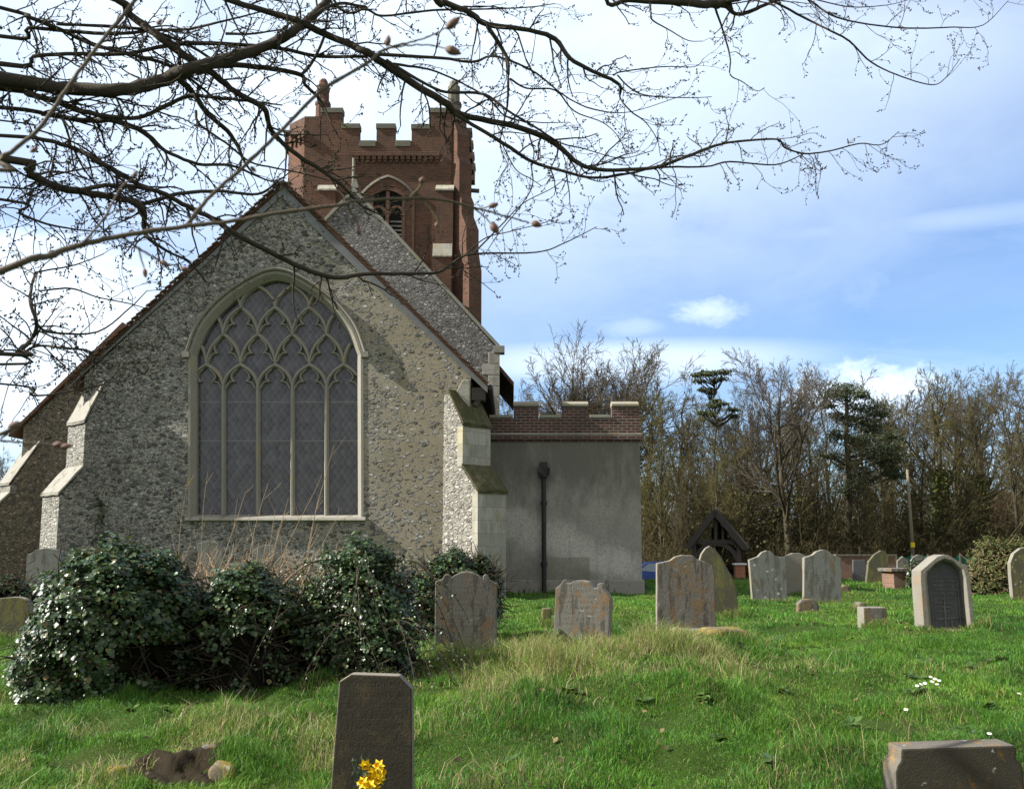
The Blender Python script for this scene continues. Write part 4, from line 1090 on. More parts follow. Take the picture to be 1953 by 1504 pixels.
def ivy_bush(label, lumps, nleaf, size, base, seed, cave=None, group='ivy mounds smothering old graves', strands=0, lm='ivy', name='ivy_bush', stems=1500, cols=IVY, core=True):
    rg = np.random.default_rng(seed); base = np.array(base, float)
    t = thing(name, label, 'ivy', base, group)
    L = np.array(lumps); vol = (L[:, 3] * L[:, 4] + L[:, 4] * L[:, 5]) ; pick = rg.choice(len(L), nleaf, p=vol / vol.sum())
    d = unit(rg.normal(size=(nleaf, 3))); d[:, 2] = np.where(d[:, 2] < -.75, -d[:, 2], d[:, 2])
    lump_noise = lambda p: .10 * np.sin(p[:, 0] * 7 + 1) * np.sin(p[:, 2] * 8) + .08 * np.sin(p[:, 0] * 17 + p[:, 2] * 13) + .06 * np.sin(p[:, 1] * 19 + p[:, 2] * 23)
    p0 = L[pick, :3] + d * L[pick, 3:6]
    rr = 1 + lump_noise(p0) - np.abs(rg.normal(0, .11, nleaf)) + rg.choice([0, 0, 0, 0, .08], nleaf)
    p = L[pick, :3] + d * L[pick, 3:6] * rr[:, None]
    keep = np.ones(nleaf, bool)
    for i in range(len(L)):
        q = (((p - L[i, :3]) / L[i, 3:6]) ** 2).sum(1) < .62
        keep &= ~(q & (pick != i))
    keep &= p[:, 2] > ground_z(p[:, 0], p[:, 1]) - .02
    if cave is not None: keep &= ~(cave(p) & (rg.random(nleaf) < .55 + .45 * (np.sin(p[:, 0] * 11) * np.sin(p[:, 2] * 9 + p[:, 0] * 4) > -.2)))
    p, d = p[keep], d[keep]
    nr = unit(d * .8 + np.array([0, -.1, .65]) + rg.normal(0, .45, d.shape))
    s = size * rg.uniform(.4, 1.45, len(p)); c = pal(rg, len(p), cols, IVW)
    if strands:                                       # trailing shoots, leafy all along
        q, r = [], []
        for i in range(strands):
            l = L[rg.integers(len(L))]; a = rg.uniform(0, 2 * np.pi); s0 = l[:3] + l[3:6] * np.array([math.cos(a) * .6, -abs(math.sin(a)) * .7, .75])
            v = np.array([math.cos(a) * .3, -abs(math.sin(a)) * .3, .15]); pts = [s0]
            for _ in range(9): v = v + np.array([0, 0, -.09]) + rg.normal(0, .04, 3); pts.append(pts[-1] + v * .3)
            q.append(pts); r.append(np.linspace(.006, .003, 10))
        q = np.array(q); r = np.array(r)
        o = link_mesh('trailing_shoots', tube_mesh('trailing_shoots', [(q - base, r, 4)]), M['stem'], t)
        ex = np.repeat(q.reshape(-1, 3), 5, 0) + rg.normal(0, .025, (q.size // 3 * 5, 3)); ex = ex[ex[:, 2] > ground_z(ex[:, 0], ex[:, 1])]
        p = np.vstack([p, ex]); nr = np.vstack([nr, unit(rg.normal(0, .6, ex.shape) + np.array([0, -.6, .6]))]); s = np.concatenate([s, size * rg.uniform(.45, .9, len(ex))]); c = np.vstack([c, pal(rg, len(ex), cols, IVW)])
    link_mesh('foliage', leaf_mesh('foliage', p - base, nr, s, c, rg), M[lm], t)
    # old woody stems filling the inside
    l = L[rg.integers(len(L), size=stems)]; a = unit(rg.normal(size=(stems, 3)))
    st = l[:, :3] + a * l[:, 3:6] * rg.uniform(.2, .85, (stems, 1)); dd = unit(rg.normal(size=(stems, 3)) + np.array([0, 0, .5])); pts = [st]
    for _ in range(4): dd = unit(dd + rg.normal(0, .35, dd.shape)); pts.append(pts[-1] + dd * rg.uniform(.05, .16, (stems, 1)))
    pts = np.stack(pts, 1); g = ground_z(pts[..., 0], pts[..., 1]); pts[..., 2] = np.maximum(pts[..., 2], g - .03)
    link_mesh('woody_stems', tube_mesh('woody_stems', [(pts - base, np.tile(np.linspace(.009, .003, 5), (stems, 1)), 4)]), M['cane' if lm == 'pine' else 'stem'], t)
    if core:                                          # near-black core puts the shade inside the mound into colour
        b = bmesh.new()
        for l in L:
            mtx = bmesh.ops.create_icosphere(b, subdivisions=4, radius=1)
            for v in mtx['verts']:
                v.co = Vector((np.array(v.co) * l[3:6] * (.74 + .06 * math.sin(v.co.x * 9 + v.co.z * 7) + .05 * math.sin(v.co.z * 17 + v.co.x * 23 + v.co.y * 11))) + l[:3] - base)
        me = bpy.data.meshes.new('shade_core'); b.to_mesh(me); b.free(); link_mesh('shade_core', me, M['mound_shade'], t)
    return t


M['mound_shade'] = plain('shade_core', (.011, .010, .006), .95, .1, .5, 25, 1.)
c1 = PX(205, 9.9)
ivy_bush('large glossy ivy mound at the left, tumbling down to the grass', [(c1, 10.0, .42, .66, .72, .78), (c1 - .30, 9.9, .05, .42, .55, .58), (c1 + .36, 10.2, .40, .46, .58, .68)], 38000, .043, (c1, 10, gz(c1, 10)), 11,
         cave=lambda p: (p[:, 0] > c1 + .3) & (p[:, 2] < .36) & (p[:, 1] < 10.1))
c2 = PX(460, 10.2)
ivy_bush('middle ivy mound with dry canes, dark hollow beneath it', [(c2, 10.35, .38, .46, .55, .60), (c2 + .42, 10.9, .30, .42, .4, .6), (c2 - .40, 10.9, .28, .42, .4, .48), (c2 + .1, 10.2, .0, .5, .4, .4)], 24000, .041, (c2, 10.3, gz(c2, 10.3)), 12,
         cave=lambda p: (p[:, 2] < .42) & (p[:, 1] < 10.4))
c3 = PX(690, 10.6)
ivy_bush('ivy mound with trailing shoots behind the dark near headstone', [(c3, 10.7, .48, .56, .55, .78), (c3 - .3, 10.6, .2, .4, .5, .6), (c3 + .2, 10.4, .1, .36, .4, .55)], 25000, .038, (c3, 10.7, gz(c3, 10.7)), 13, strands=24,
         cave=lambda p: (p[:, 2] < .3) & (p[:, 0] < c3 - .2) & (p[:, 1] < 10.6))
c4 = PX(868, 14.2)
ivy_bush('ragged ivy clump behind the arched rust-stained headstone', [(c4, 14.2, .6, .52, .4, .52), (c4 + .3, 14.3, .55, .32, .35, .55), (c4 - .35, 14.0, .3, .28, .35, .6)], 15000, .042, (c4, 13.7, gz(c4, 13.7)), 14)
c5 = PX(10, 15)
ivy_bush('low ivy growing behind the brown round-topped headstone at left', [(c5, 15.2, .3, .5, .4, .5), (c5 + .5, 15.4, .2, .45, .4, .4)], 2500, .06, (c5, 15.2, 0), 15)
c6 = PX(1915, 27)
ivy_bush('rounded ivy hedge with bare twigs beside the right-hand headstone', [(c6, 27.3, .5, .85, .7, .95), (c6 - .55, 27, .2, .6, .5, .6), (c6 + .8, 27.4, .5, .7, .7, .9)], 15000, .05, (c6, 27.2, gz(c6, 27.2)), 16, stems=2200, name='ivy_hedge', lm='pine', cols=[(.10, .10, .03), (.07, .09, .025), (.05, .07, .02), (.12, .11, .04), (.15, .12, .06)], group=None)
c7 = PX(1752, 31)
ivy_bush('small ivy growing over the end of the chest tomb', [(c7, 30.85, .3, .5, .3, .55), (c7 + 1.1, 30.8, .15, .5, .35, .5)], 1700, .08, (c7, 30.8, gz(c7, 30.8)), 17, core=False)
c8 = PX(180, 25.7)
ivy_bush('thin ivy shoots climbing the flint beside the left buttress', [(c8, 25.86, 1.7, .16, .06, .75), (c8 + .1, 25.86, .9, .3, .06, .5)], 260, .08, (c8, 25.8, 0), 18, core=False, stems=40)


def canes():
    rg = np.random.default_rng(5); x0 = PX(470, 10.7); n = 46
    t = thing('dry_canes', 'tall clump of pale dry canes rising in front of the east window', 'dry stems', (x0, 10.7, .3))
    px = rg.choice([435, 480, 500, 545, 600, 390, 350, 580], n) + rg.normal(0, 14, n); tall = rg.random(n) < .22
    st = np.array([P(a, 1085, 10.5 + rg.uniform(0, .7)) for a in px]); st[:, 2] = .5
    ln = np.where(tall, rg.uniform(1.1, 1.85, n), rg.uniform(.35, .8, n)); d = unit(np.stack([rg.normal(.16, .14, n), rg.normal(0, .1, n), np.ones(n)], 1)); pts = [st]
    for _ in range(8): d = unit(d + rg.normal(0, .045, d.shape) + np.array([.02, 0, 0])); pts.append(pts[-1] + d * (ln / 8)[:, None])
    pts = np.stack(pts, 1); rad = np.tile(np.linspace(.0055, .0018, 9), (n, 1))
    c, cr = grow(rg, pts, rad, 3, .28, .5, .05, 5, .1, .35, .95, .6, minr=.002)
    b = np.array([x0, 10.7, .3]); link_mesh('cane', tube_mesh('cane', [(pts - b, rad, 5), (c - b, cr, 3)]), M['cane'], t)
    # thin tangle of bare bramble right of them
    m = 260; st = np.stack([rg.uniform(PX(330, 10.9), PX(660, 10.9), m), rg.uniform(10.5, 11.4, m), rg.uniform(.6, .95, m)], 1); d = unit(rg.normal(0, .55, (m, 3)) + np.array([.1, 0, .9])); pts = [st]
    for _ in range(6): d = unit(d + rg.normal(0, .2, d.shape) + np.array([0, 0, -.06])); pts.append(pts[-1] + d * rg.uniform(.04, .085, (m, 1)))
    link_mesh('bramble_tangle', tube_mesh('bramble_tangle', [(np.stack(pts, 1) - b, np.tile(np.linspace(.0045, .002, 7), (m, 1)), 3)]), M['cane'], t)
canes()

# ------------------------------------------------------------------ grass
def blades(n, region, rg, hmin, hmax, wid, cols, w, lean=.85, dens=None, seg=True):
    x, y = region(n); k = pit(x, y); x, y = x[k], y[k]
    if dens is not None:
        k = dens(x, y) > rg.random(len(x)); x, y = x[k], y[k]
    n = len(x); z = ground_z(x, y)
    h = rg.uniform(hmin, hmax, n) * (1 + .45 * vnoise(x, y, 5, 71)).clip(.6, 2) * (1 + .5 * np.sin(x * 3.1 + 1.3 * np.sin(y * 2)) * np.sin(y * 2.7)).clip(.5, 1.6)
    a = rg.uniform(0, 2 * np.pi, n); ld = np.stack([np.cos(a), np.sin(a)], 1) * rg.uniform(.1, 1, (n, 1)) * lean + np.array([.04, 0])
    clump = np.stack([np.sin(x * 5 + y * 3.3), np.sin(y * 4.4 - x * 2.7)], 1) * .12; ld = ld + clump * lean
    b = np.stack([x, y, z - .01], 1); sd = rg.uniform(0, np.pi, n); s = np.stack([np.cos(sd), np.sin(sd) * .5, np.zeros(n)], 1) * (wid * rg.uniform(.6, 1.4, n))[:, None]
    m1 = b + np.concatenate([ld * h[:, None] * .3, (h * .6)[:, None]], 1); tp = b + np.concatenate([ld * h[:, None] * 1.0, (h * rg.uniform(.75, 1., n))[:, None]], 1)
    V = np.stack([b - s, b + s, m1 + s * .75, m1 - s * .75, tp], 1).reshape(-1, 3); k = np.arange(n) * 5
    return V, np.stack([k, k + 1, k + 2, k + 3], 1), np.stack([k + 3, k + 2, k + 4], 1), x, y, n


def pit(x, y): return ~((x > PX(258, 7.2)) & (x < PX(437, 7.2)) & (y > 7.05 + .05 * np.sin(x * 14)) & (y < 7.36 + .05 * np.sin(x * 23)))


def strip(rg, y0, y1, x0=-.53, x1=.53):
    def f(n):
        y = np.sqrt(rg.uniform(y0 ** 2, y1 ** 2, n)); return rg.uniform(x0, x1, n) * y, y
    return f


def vnoise(x, y, s, seed):
    r = np.random.default_rng(seed); out = np.zeros(len(x))
    for i in range(9):
        a = r.uniform(0, 2 * np.pi); f = s * r.uniform(.6, 2.2); out += np.sin((x * math.cos(a) + y * math.sin(a)) * f + r.uniform(0, 6.28))
    return out / 3


GREEN = np.array([(.065, .20, .032), (.11, .28, .034), (.15, .32, .04), (.215, .35, .05), (.28, .31, .07)])
STRAW = np.array([(.36, .31, .15), (.28, .24, .11), (.44, .38, .2)])


def straw_amt(x, y):
    """where last year's grass shows: the tussock ridge by the leaning headstones, and patches left of it"""
    a = .62 * np.exp(-(((x - PX(1130, 11)) / 1.5) ** 2 + ((y - 11.0) / 1.1) ** 2)) + .5 * np.exp(-(((x - PX(1290, 11.6)) / .6) ** 2 + ((y - 11.7) / .8) ** 2)) + .45 * np.exp(-(((x - PX(1000, 9.6)) / .9) ** 2 + ((y - 9.6) / .8) ** 2))
    a += .45 * np.exp(-(((x + 2.1) / 1.6) ** 2 + ((y - 7.6) / .9) ** 2)) * (vnoise(x, y, 3, 5) > .1)
    return a * (1 + .7 * vnoise(x, y, 3.5, 15)).clip(.15, 2.2) + .035 + .10 * vnoise(x, y, 2, 9).clip(0, 2)


def grass():
    rg = np.random.default_rng(21)
    for nm, lab, sets in (('grass', 'rough spring grass covering the churchyard', [(250000, 5.6, 9.5, .02, .062, .0034), (270000, 9.5, 15, .022, .066, .0044), (220000, 15, 26, .028, .07, .007), (130000, 26, 46, .04, .10, .014)]),):
        Vs, Qs, Ts, Cs = [], [], [], []; k = 0
        for n, y0, y1, h0, h1, wd in sets:
            V, q, tr_, x, y, m = blades(n, strip(rg, y0, y1), rg, h0, h1, wd, None, None, dens=lambda a, b_: (.95 + .4 * vnoise(a, b_, 6, 44)).clip(.72, 1))
            c = GREEN[np.clip((vnoise(x, y, 1.6, 1) * 1.1 + 1.6 + rg.normal(0, .9, m)), 0, 4).astype(int)] * rg.uniform(.75, 1.25, (m, 1))
            br = (vnoise(x, y, .7, 33) * .12 + 1).clip(.75, 1.3); c = c * br[:, None]
            dk = vnoise(x, y, 4.5, 61) < -.5; c[dk] *= .58
            st = rg.random(m) < straw_amt(x, y) * .95; c[st] = STRAW[rg.integers(3, size=st.sum())] * rg.uniform(.7, 1.15, (st.sum(), 1))
            Vs.append(V); Qs.append(q + k); Ts.append(tr_ + k); Cs.append(np.repeat(c, 5, 0)); k += len(V)
        o = link_mesh(nm, mesh_arrays(nm, np.concatenate(Vs), [np.concatenate(Qs), np.concatenate(Ts)], col=np.concatenate(Cs)), M['blade'])
        tag(o, lab, 'grass', kind='stuff')
    # tall straw tussocks
    V, q, tr_, x, y, m = blades(230000, strip(rg, 6.2, 13.5), rg, .06, .19, .0032, None, None, lean=1.1, dens=lambda x, y: (straw_amt(x, y) - .1) * 1.5)
    c = STRAW[rg.integers(3, size=m)] * rg.uniform(.7, 1.3, (m, 1)); g = rg.random(m) < .4; c[g] = GREEN[3] * rg.uniform(.7, 1.2, (g.sum(), 1))
    o = link_mesh('dry_grass', mesh_arrays('dry_grass', V, [q, tr_], col=np.repeat(c, 5, 0)), M['blade'])
    tag(o, 'tall straw-coloured dry grass tussocks round the leaning headstones', 'dry grass', kind='stuff')
    # fringe of longer grass the mower cannot reach, along the foot of every stone
    S = np.array([q for q in STONES if q[2] < 28] + [(PX(1754, 14.6), PX(1864, 14.6), 14.6, .3)])
    def fringe(n):
        i = rg.integers(len(S), size=n); f = rg.uniform(-.12, 1.12, n); x = S[i, 0] * (1 - f) + S[i, 1] * f
        return x, S[i, 2] - np.abs(rg.normal(0, .07, n)) - .01
    V, q, tr_, x, y, m = blades(9000, fringe, rg, .05, .15, .0045, None, None, lean=.9)
    c = GREEN[rg.integers(0, 5, size=m)] * rg.uniform(.6, 1.2, (m, 1)); g = rg.random(m) < .3; c[g] = STRAW[rg.integers(3, size=g.sum())] * rg.uniform(.6, 1.1, (g.sum(), 1))
    o = link_mesh('grass_fringe', mesh_arrays('grass_fringe', V, [q, tr_], col=np.repeat(c, 5, 0)), M['blade'])
    tag(o, 'longer uncut grass along the feet of the gravestones', 'grass', kind='stuff')
    # flat broad-leaved weeds and dead leaves
    n = 70; yy = np.sqrt(rg.uniform(40, 210, n)); xx = rg.uniform(-.45, .5, n) * yy; k = 11; a = rg.uniform(0, 2 * np.pi, (n, k)); ln = rg.uniform(.05, .12, (n, k)); px_ = (xx[:, None] + np.cos(a) * ln * .3).ravel(); py_ = (yy[:, None] + np.sin(a) * ln * .3).ravel(); kp = pit(px_, py_); px_, py_, al, ll = px_[kp], py_[kp], a.ravel()[kp], ln.ravel()[kp]
    pos = np.stack([px_, py_, ground_z(px_, py_) + .035], 1); nr = np.stack([-np.cos(al) * .35, -np.sin(al) * .35, np.ones(len(al))], 1) + rg.normal(0, .2, (len(al), 3))
    o = link_mesh('weeds', leaf_mesh('weeds', pos, nr, ll, pal(rg, len(pos), [(.06, .12, .03), (.09, .15, .035), (.05, .10, .04)], [2, 2, 1]), rg, width=.7, droop=0), M['blade']); tag(o, 'flat broad-leaved weeds scattered in the turf', 'weeds', kind='stuff')
    n = 420; yy = np.sqrt(rg.uniform(38, 250, n)); xx = rg.uniform(-.5, .5, n) * yy
    pos = np.stack([xx, yy, ground_z(xx, yy) + rg.uniform(.02, .06, n)], 1)
    o = link_mesh('dead_leaves', leaf_mesh('dead_leaves', pos, rg.normal(0, .6, (n, 3)) + np.array([0, -.2, 1]), rg.uniform(.025, .06, n), pal(rg, n, [(.10, .065, .03), (.17, .125, .06), (.06, .045, .025)], [2, 2, 2]), rg, droop=0), M['pine']); tag(o, 'dry brown leaves lying in the grass', 'leaves', kind='stuff')
    # longer dark green tufts, scattered
    cx = rg.uniform(-.5, .5, 420); cy = np.sqrt(rg.uniform(36, 200, 420)); cx = cx * cy
    def tuft(n):
        i = rg.integers(420, size=n); return cx[i] + rg.normal(0, .08, n), cy[i] + rg.normal(0, .08, n)
    V, q, tr_, x, y, m = blades(60000, tuft, rg, .05, .12, .0034, None, None, lean=.9)
    c = GREEN[rg.integers(0, 3, size=m)] * rg.uniform(.6, 1.1, (m, 1))
    o = link_mesh('grass_tufts', mesh_arrays('grass_tufts', V, [q, tr_], col=np.repeat(c, 5, 0)), M['blade'])
    tag(o, 'longer dark green grass tufts scattered through the turf', 'grass', kind='stuff')
grass()

# ------------------------------------------------------------------ small things in the grass
def lump_stone(label, cx, cy, rx, ry, rz, m, name='rubble_stone', seed=0, rot=0., sink=.4, group=None, cat='stone'):
    b = bmesh.new(); bmesh.ops.create_icosphere(b, subdivisions=3, radius=1); r = random.Random(seed); ph = [r.uniform(0, 6) for _ in range(6)]
    for v in b.verts:
        c = v.co; k = 1 + .12 * math.sin(c.x * 3 + ph[0]) * math.sin(c.y * 3 + ph[1]) + .09 * math.sin(c.z * 5 + ph[2] + c.x * 4) + .05 * math.sin(c.y * 9 + ph[3])
        q = Vector((max(-.8, min(.8, c.x)), max(-.8, min(.8, c.y)), max(-.7, min(.62, c.z)))) * k
        v.co = Vector((q.x * rx, q.y * ry, q.z * rz))
    me = bpy.data.meshes.new(name); b.to_mesh(me); b.free(); me.polygons.foreach_set('use_smooth', np.full(len(me.polygons), True))
    o = link_mesh(name, me, m, None, (cx, cy, gz(cx, cy) + rz * (1 - sink) - rz * .35)); o.rotation_euler = (0, 0, rot)
    return tag(o, label, cat, group)


x = PX(1370, 12.2); lump_stone('mossy toppled stone lying at the foot of the orange-mottled headstone', x, 12.2, .40, .3, .22, M['mossy_stone'], seed=5, rot=.35, sink=.55)
x = PX(1325, 12.75); lump_stone('pale flat slab lying against the orange-mottled headstone', x, 12.75, .36, .16, .14, M['hs_warm'], seed=8, rot=-.1, sink=.05)
# broken kerb at lower left
for i, (px, Y, rx, ry, rz, mm, lab) in enumerate([(443, 7.22, .10, .08, .10, 'mossy_stone', 'yellow mossy stone at the right end of the sunken grave kerb'), (250, 7.18, .08, .06, .07, 'mossy_stone', 'yellow mossy stone at the left end of the sunken grave kerb'), (436, 7.52, .17, .06, .06, 'hs_rough', 'flat brown stone edging the top of the sunken grave')]):
    lump_stone(lab, PX(px, Y), Y, rx, ry, rz, M[mm], seed=20 + i, sink=.25, name='kerb_stone', group='broken kerb stones of the sunken grave')
def earth_bank():
    rg = np.random.default_rng(88); n, r_ = 60, 16; xs = np.linspace(PX(254, 7.3), PX(446, 7.3), n); vs = []
    for j in range(r_):
        f = j / (r_ - 1)
        for i, x in enumerate(xs):
            e = math.sin(math.pi * i / (n - 1)) ** .4; lip = 7.46 + .05 * math.sin(x * 9) + .03 * math.sin(x * 23 + 1)
            y = lip - .42 + .62 * f; hgt = .012 + .105 * e * (1 / (1 + math.exp(-(y - lip + .04) * 42))) * (1 - max(0, (y - lip - .06) / .16)) + .012 * math.sin(x * 41 + y * 37) * e + rg.normal(0, .004)
            vs.append((x, y, gz(x, y) + hgt - (.03 if j in (0, r_ - 1) else 0)))
    b = MB(); b.add(vs, [(j * n + i, j * n + i + 1, (j + 1) * n + i + 1, (j + 1) * n + i) for j in range(r_ - 1) for i in range(n - 1)])
    o = b.build('earth_bank', M['soil'], None, loc=vs[0], smooth=True, uv=False); tag(o, 'bare crumbling earth bank at the sunken grave, lower left', 'earth bank')
earth_bank()


def daffodils():
    Y = 6.42; rg = np.random.default_rng(9); c = P(706, 1530, Y); z0 = gz(c[0], Y)
    t = thing('daffodil_bunch', 'bunch of yellow daffodils with a dark leafy sprig leaning on the near headstone', 'flowers', (c[0], Y, z0)); base = np.array([c[0], Y, z0])
    heads = [(697, 1457), (722, 1459), (712, 1470), (727, 1472), (701, 1482), (715, 1482), (692, 1492), (706, 1497), (724, 1484), (696, 1502), (714, 1500)]
    for px, py in heads:
        p = P(px, py, Y - rg.uniform(0, .07)); d = unit(np.array([rg.normal(0, .4), -1, rg.normal(.15, .3)])); u = unit(np.cross(d, [0, 0, 1.])); v = np.cross(u, d); b = MB()
        for i in range(6):
            a = i / 6 * 2 * np.pi; r1 = u * math.cos(a) + v * math.sin(a); q = np.cross(d, r1)
            b.add([p, p + r1 * .02 + q * .012 + d * .004, p + r1 * .041 + d * .0, p + r1 * .02 - q * .012 + d * .004], [(0, 1, 2, 3)])
        fl = b.build('flower', M['yellow'], t, uv=False)
        b = MB(); rings = [(.006, .002), (.011, .012), (.013, .024), (.0165, .031)]; vs = [p + d * h + (u * math.cos(a) + v * math.sin(a)) * r for r, h in rings for a in np.arange(9) / 9 * 2 * np.pi]
        b.add(vs, [(i * 9 + j, i * 9 + (j + 1) % 9, (i + 1) * 9 + (j + 1) % 9, (i + 1) * 9 + j) for i in range(3) for j in range(9)]); b.build('trumpet', M['orange'], fl, uv=False)
        b = MB(); s = base + np.array([rg.normal(0, .02), 0, .0]); b.tube([s, (s + p) / 2 + (0, .02, .02), p - d * .004], .003, 5); b.build('stalk', M['sprig'], t, uv=False)
    b = MB()
    for px, py in ((690, 1436), (678, 1446), (684, 1462), (672, 1452), (680, 1480), (694, 1446), (674, 1470), (700, 1444), (686, 1492), (690, 1474)):
        p = P(px, py, Y - rg.uniform(0, .05)); s = base + np.array([-.03, 0, .08]); b.tube([s, s * .5 + p * .5 + (rg.normal(0, .01), 0, .02), p], .0022, 4)
        for i in range(7):
            f = rg.uniform(.5, 1.02); c_ = s * (1 - f) + p * f; a = unit(rg.normal(size=3)); w_ = unit(np.cross(a, [0, 1., .2])) * .007; b.add([c_, c_ + a * .014 + w_, c_ + a * .032, c_ + a * .014 - w_], [(0, 1, 2, 3)])
    b.build('leafy_sprig', M['sprig'], t, uv=False)
daffodils()


def daisies():
    rg = np.random.default_rng(31); spots = [(1775, 1290), (1783, 1294), (1778, 1299), (1791, 1297), (1787, 1304), (1764, 1302), (1757, 1304), (1749, 1307), (1728, 1352), (1887, 1398), (1944, 1322)]
    first = None
    for px, py in spots:
        Y = 9.0
        for _ in range(25):
            q = P(px, py, Y); Y -= (gz(q[0], Y) + .10 - q[2]) * -4 if False else 0
            zg = gz(q[0], Y) + .06; Y = Y + (q[2] - zg) * 5
            Y = min(max(Y, 6), 14)
        q = P(px, py, Y)
        if first is None:
            b = MB(); n = 12
            vs = [(0, 0, .004)] + [(r * math.cos(a), r * math.sin(a), h) for r, h in ((.007, .003), (.018, .001)) for a in np.arange(n) / n * 2 * np.pi]
            b.add(vs, [(1 + j, 1 + n + j, 1 + n + (j + 1) % n, 1 + (j + 1) % n) for j in range(n)])
            me_src = b.build('petals', M['white'], None, uv=False); me = me_src.data; bpy.data.objects.remove(me_src)
            b = MB(); b.tube([(0, 0, .003), (0, 0, .008)], [.007, .005], 9); s2 = b.build('disc', M['yellow'], None, uv=False); me2 = s2.data; bpy.data.objects.remove(s2)
            b = MB(); b.tube([(0, 0, -.12), (.004, 0, -.05), (0, 0, .002)], .0015, 4); s3 = b.build('stalk', M['sprig'], None, uv=False); me3 = s3.data; bpy.data.objects.remove(s3)
            first = thing('daisy', 'white daisy open in the short grass at right', 'flower', q, 'white daisies in the grass')
            for nm, mm in (('petals', me), ('disc', me2), ('stalk', me3)):
                o = bpy.data.objects.new(nm, mm); COL.objects.link(o); o.parent = first
            first.rotation_euler = (.45, 0, 0); root = first
        else:
            root = first.copy(); COL.objects.link(root); root.location = q
            for ch in list(first.children):
                cc = ch.copy(); COL.objects.link(cc); cc.parent = root
            root.rotation_euler = (rg.uniform(.2, .6), rg.uniform(-.2, .2), 0)
daisies()

# ------------------------------------------------------------------ background trees
def make_tree(rg, H, form):
    """returns (limb groups, twig groups) of polylines for a bare tree"""
    k = 9; zt = np.linspace(0, 1, k); hh = H * form.get('trunk', .72)
    tr_ = np.zeros((1, k, 3)); tr_[0, :, 2] = zt * hh; tr_[0, :, 0] = np.cumsum(rg.normal(0, .012 * H, k)) * zt; tr_[0, :, 1] = np.cumsum(rg.normal(0, .012 * H, k)) * zt
    r0 = form.get('r', .018) * H; rad = (r0 * (1 - .8 * zt) * (1 + .5 * np.exp(-zt * 14)))[None]
    a, ar = grow(rg, tr_, rad, form.get('m1', 14), form.get('l1', .55), form.get('a1', .75), form.get('up', .09), 8, .10, form.get('t0', .3), 1., .55, minr=.012)
    b, br = grow(rg, a, ar, form.get('m2', 7), .5, .65, .05, 6, .13, .2, 1., .55, minr=.010)
    c, cr = grow(rg, b, br, form.get('m3', 6), .55, .6, .04, 5, .15, .2, 1., .6, minr=.011)
    d, dr = grow(rg, c, cr, form.get('m4', 4) + 2, .62, .6, form.get('d4', .0), 4, .18, .2, 1., .8, minr=.0095)
    return [(tr_, rad, 8), (a, ar, 6)], [(b, br, 4), (c, cr, 3), (d, dr, 3)]


TREES = {}


def tree_thing(kind, seed, H, form, label, group, olive=False):
    rg = np.random.default_rng(seed); l, tw = make_tree(rg, H, form)
    t = thing('bare_tree', label, 'tree', (0, 0, 0), group)
    link_mesh('trunk', tube_mesh('trunk', l), M['bark_far'], t); link_mesh('crown', tube_mesh('crown', tw), M['twig_olive' if olive else 'twig_far'], t)
    if form.get('ivy'):
        n = 2600; q = rg.uniform(.03, form['ivy'], n); pts = l[0][0][0]; i = np.minimum((q * 8).astype(int), 7); f = (q * 8 - i)[:, None]
        c = pts[i] * (1 - f) + pts[i + 1] * f + unit(rg.normal(size=(n, 3))) * rg.uniform(.15, .6, (n, 1)) * np.array([1, 1, .4])
        link_mesh('ivy', leaf_mesh('ivy', c, rg.normal(size=(n, 3)) + np.array([0, 0, .6]), rg.uniform(.12, .26, n), pal(rg, n, [(.06, .085, .02), (.10, .11, .03), (.13, .12, .04)], [3, 2, 1]), rg), M['pine'], t)
    return t


def place(root, px, Y, top, Hsrc, rot, label=None, fresh=True, group=None):
    x = PX(px, Y); z = gz(x, Y); s = (PZ(top, Y) - z) / Hsrc
    if not fresh:
        r = root.copy(); COL.objects.link(r)
        for ch in list(root.children):
            c = ch.copy(); COL.objects.link(c); c.parent = r
        root = r
    root.location = (x, Y, z); root.rotation_euler = (0, 0, rot); root.scale = (s, s, s)
    if label: root['label'] = label
    if group: root['group'] = group
    return root


GRP = 'bare trees of the wood beyond the churchyard'
forms = [dict(m1=18, l1=.62, a1=.8, m2=9, m3=7, m4=5), dict(m1=15, l1=.5, a1=.55, trunk=.8, m2=8, m3=6, m4=4, ivy=.6), dict(m1=20, l1=.42, a1=.6, t0=.15, trunk=.82, m2=7, m3=6, m4=5, d4=-.05), dict(m1=13, l1=.7, a1=.7, trunk=.55, t0=.4, m2=9, m3=7, m4=4), dict(m1=22, l1=.36, a1=.45, t0=.08, trunk=.85, r=.011, m2=6, m3=6, m4=4), dict(m1=30, l1=1.35, a1=.75, trunk=.36, t0=.6, up=.05, r=.026, m2=12, m3=8, m4=4)]
proto = []
for i, f in enumerate(forms): proto.append(tree_thing(i, 100 + i, 13., f, 'bare tree', GRP, olive=i in (1, 2, 4)))
Hs = []
for p in proto:
    zmax = 0
    for ch in p.children:
        co = np.zeros(len(ch.data.vertices) * 3, dtype=np.float32); ch.data.vertices.foreach_get('co', co); zmax = max(zmax, np.percentile(co[2::3], 99.8))
    Hs.append(float(zmax))
named = [(5, 1098, 74, 650, .3, 'round-crowned bare tree standing above the vestry battlements'), (0, 1507, 58, 662, 1.2, 'tall forked bare tree standing above the wood behind the grey pair of headstones'),
         (1, 1795, 62, 700, 2.0, 'ivy-clad bare tree with a broad crown towards the right of the wood'), (2, 1300, 66, 700, .5, 'twiggy bare tree just left of the small dark pine'),
         (4, 1943, 58, 700, 1.0, 'slender upright bare tree at the right edge of the view')]
used = set()
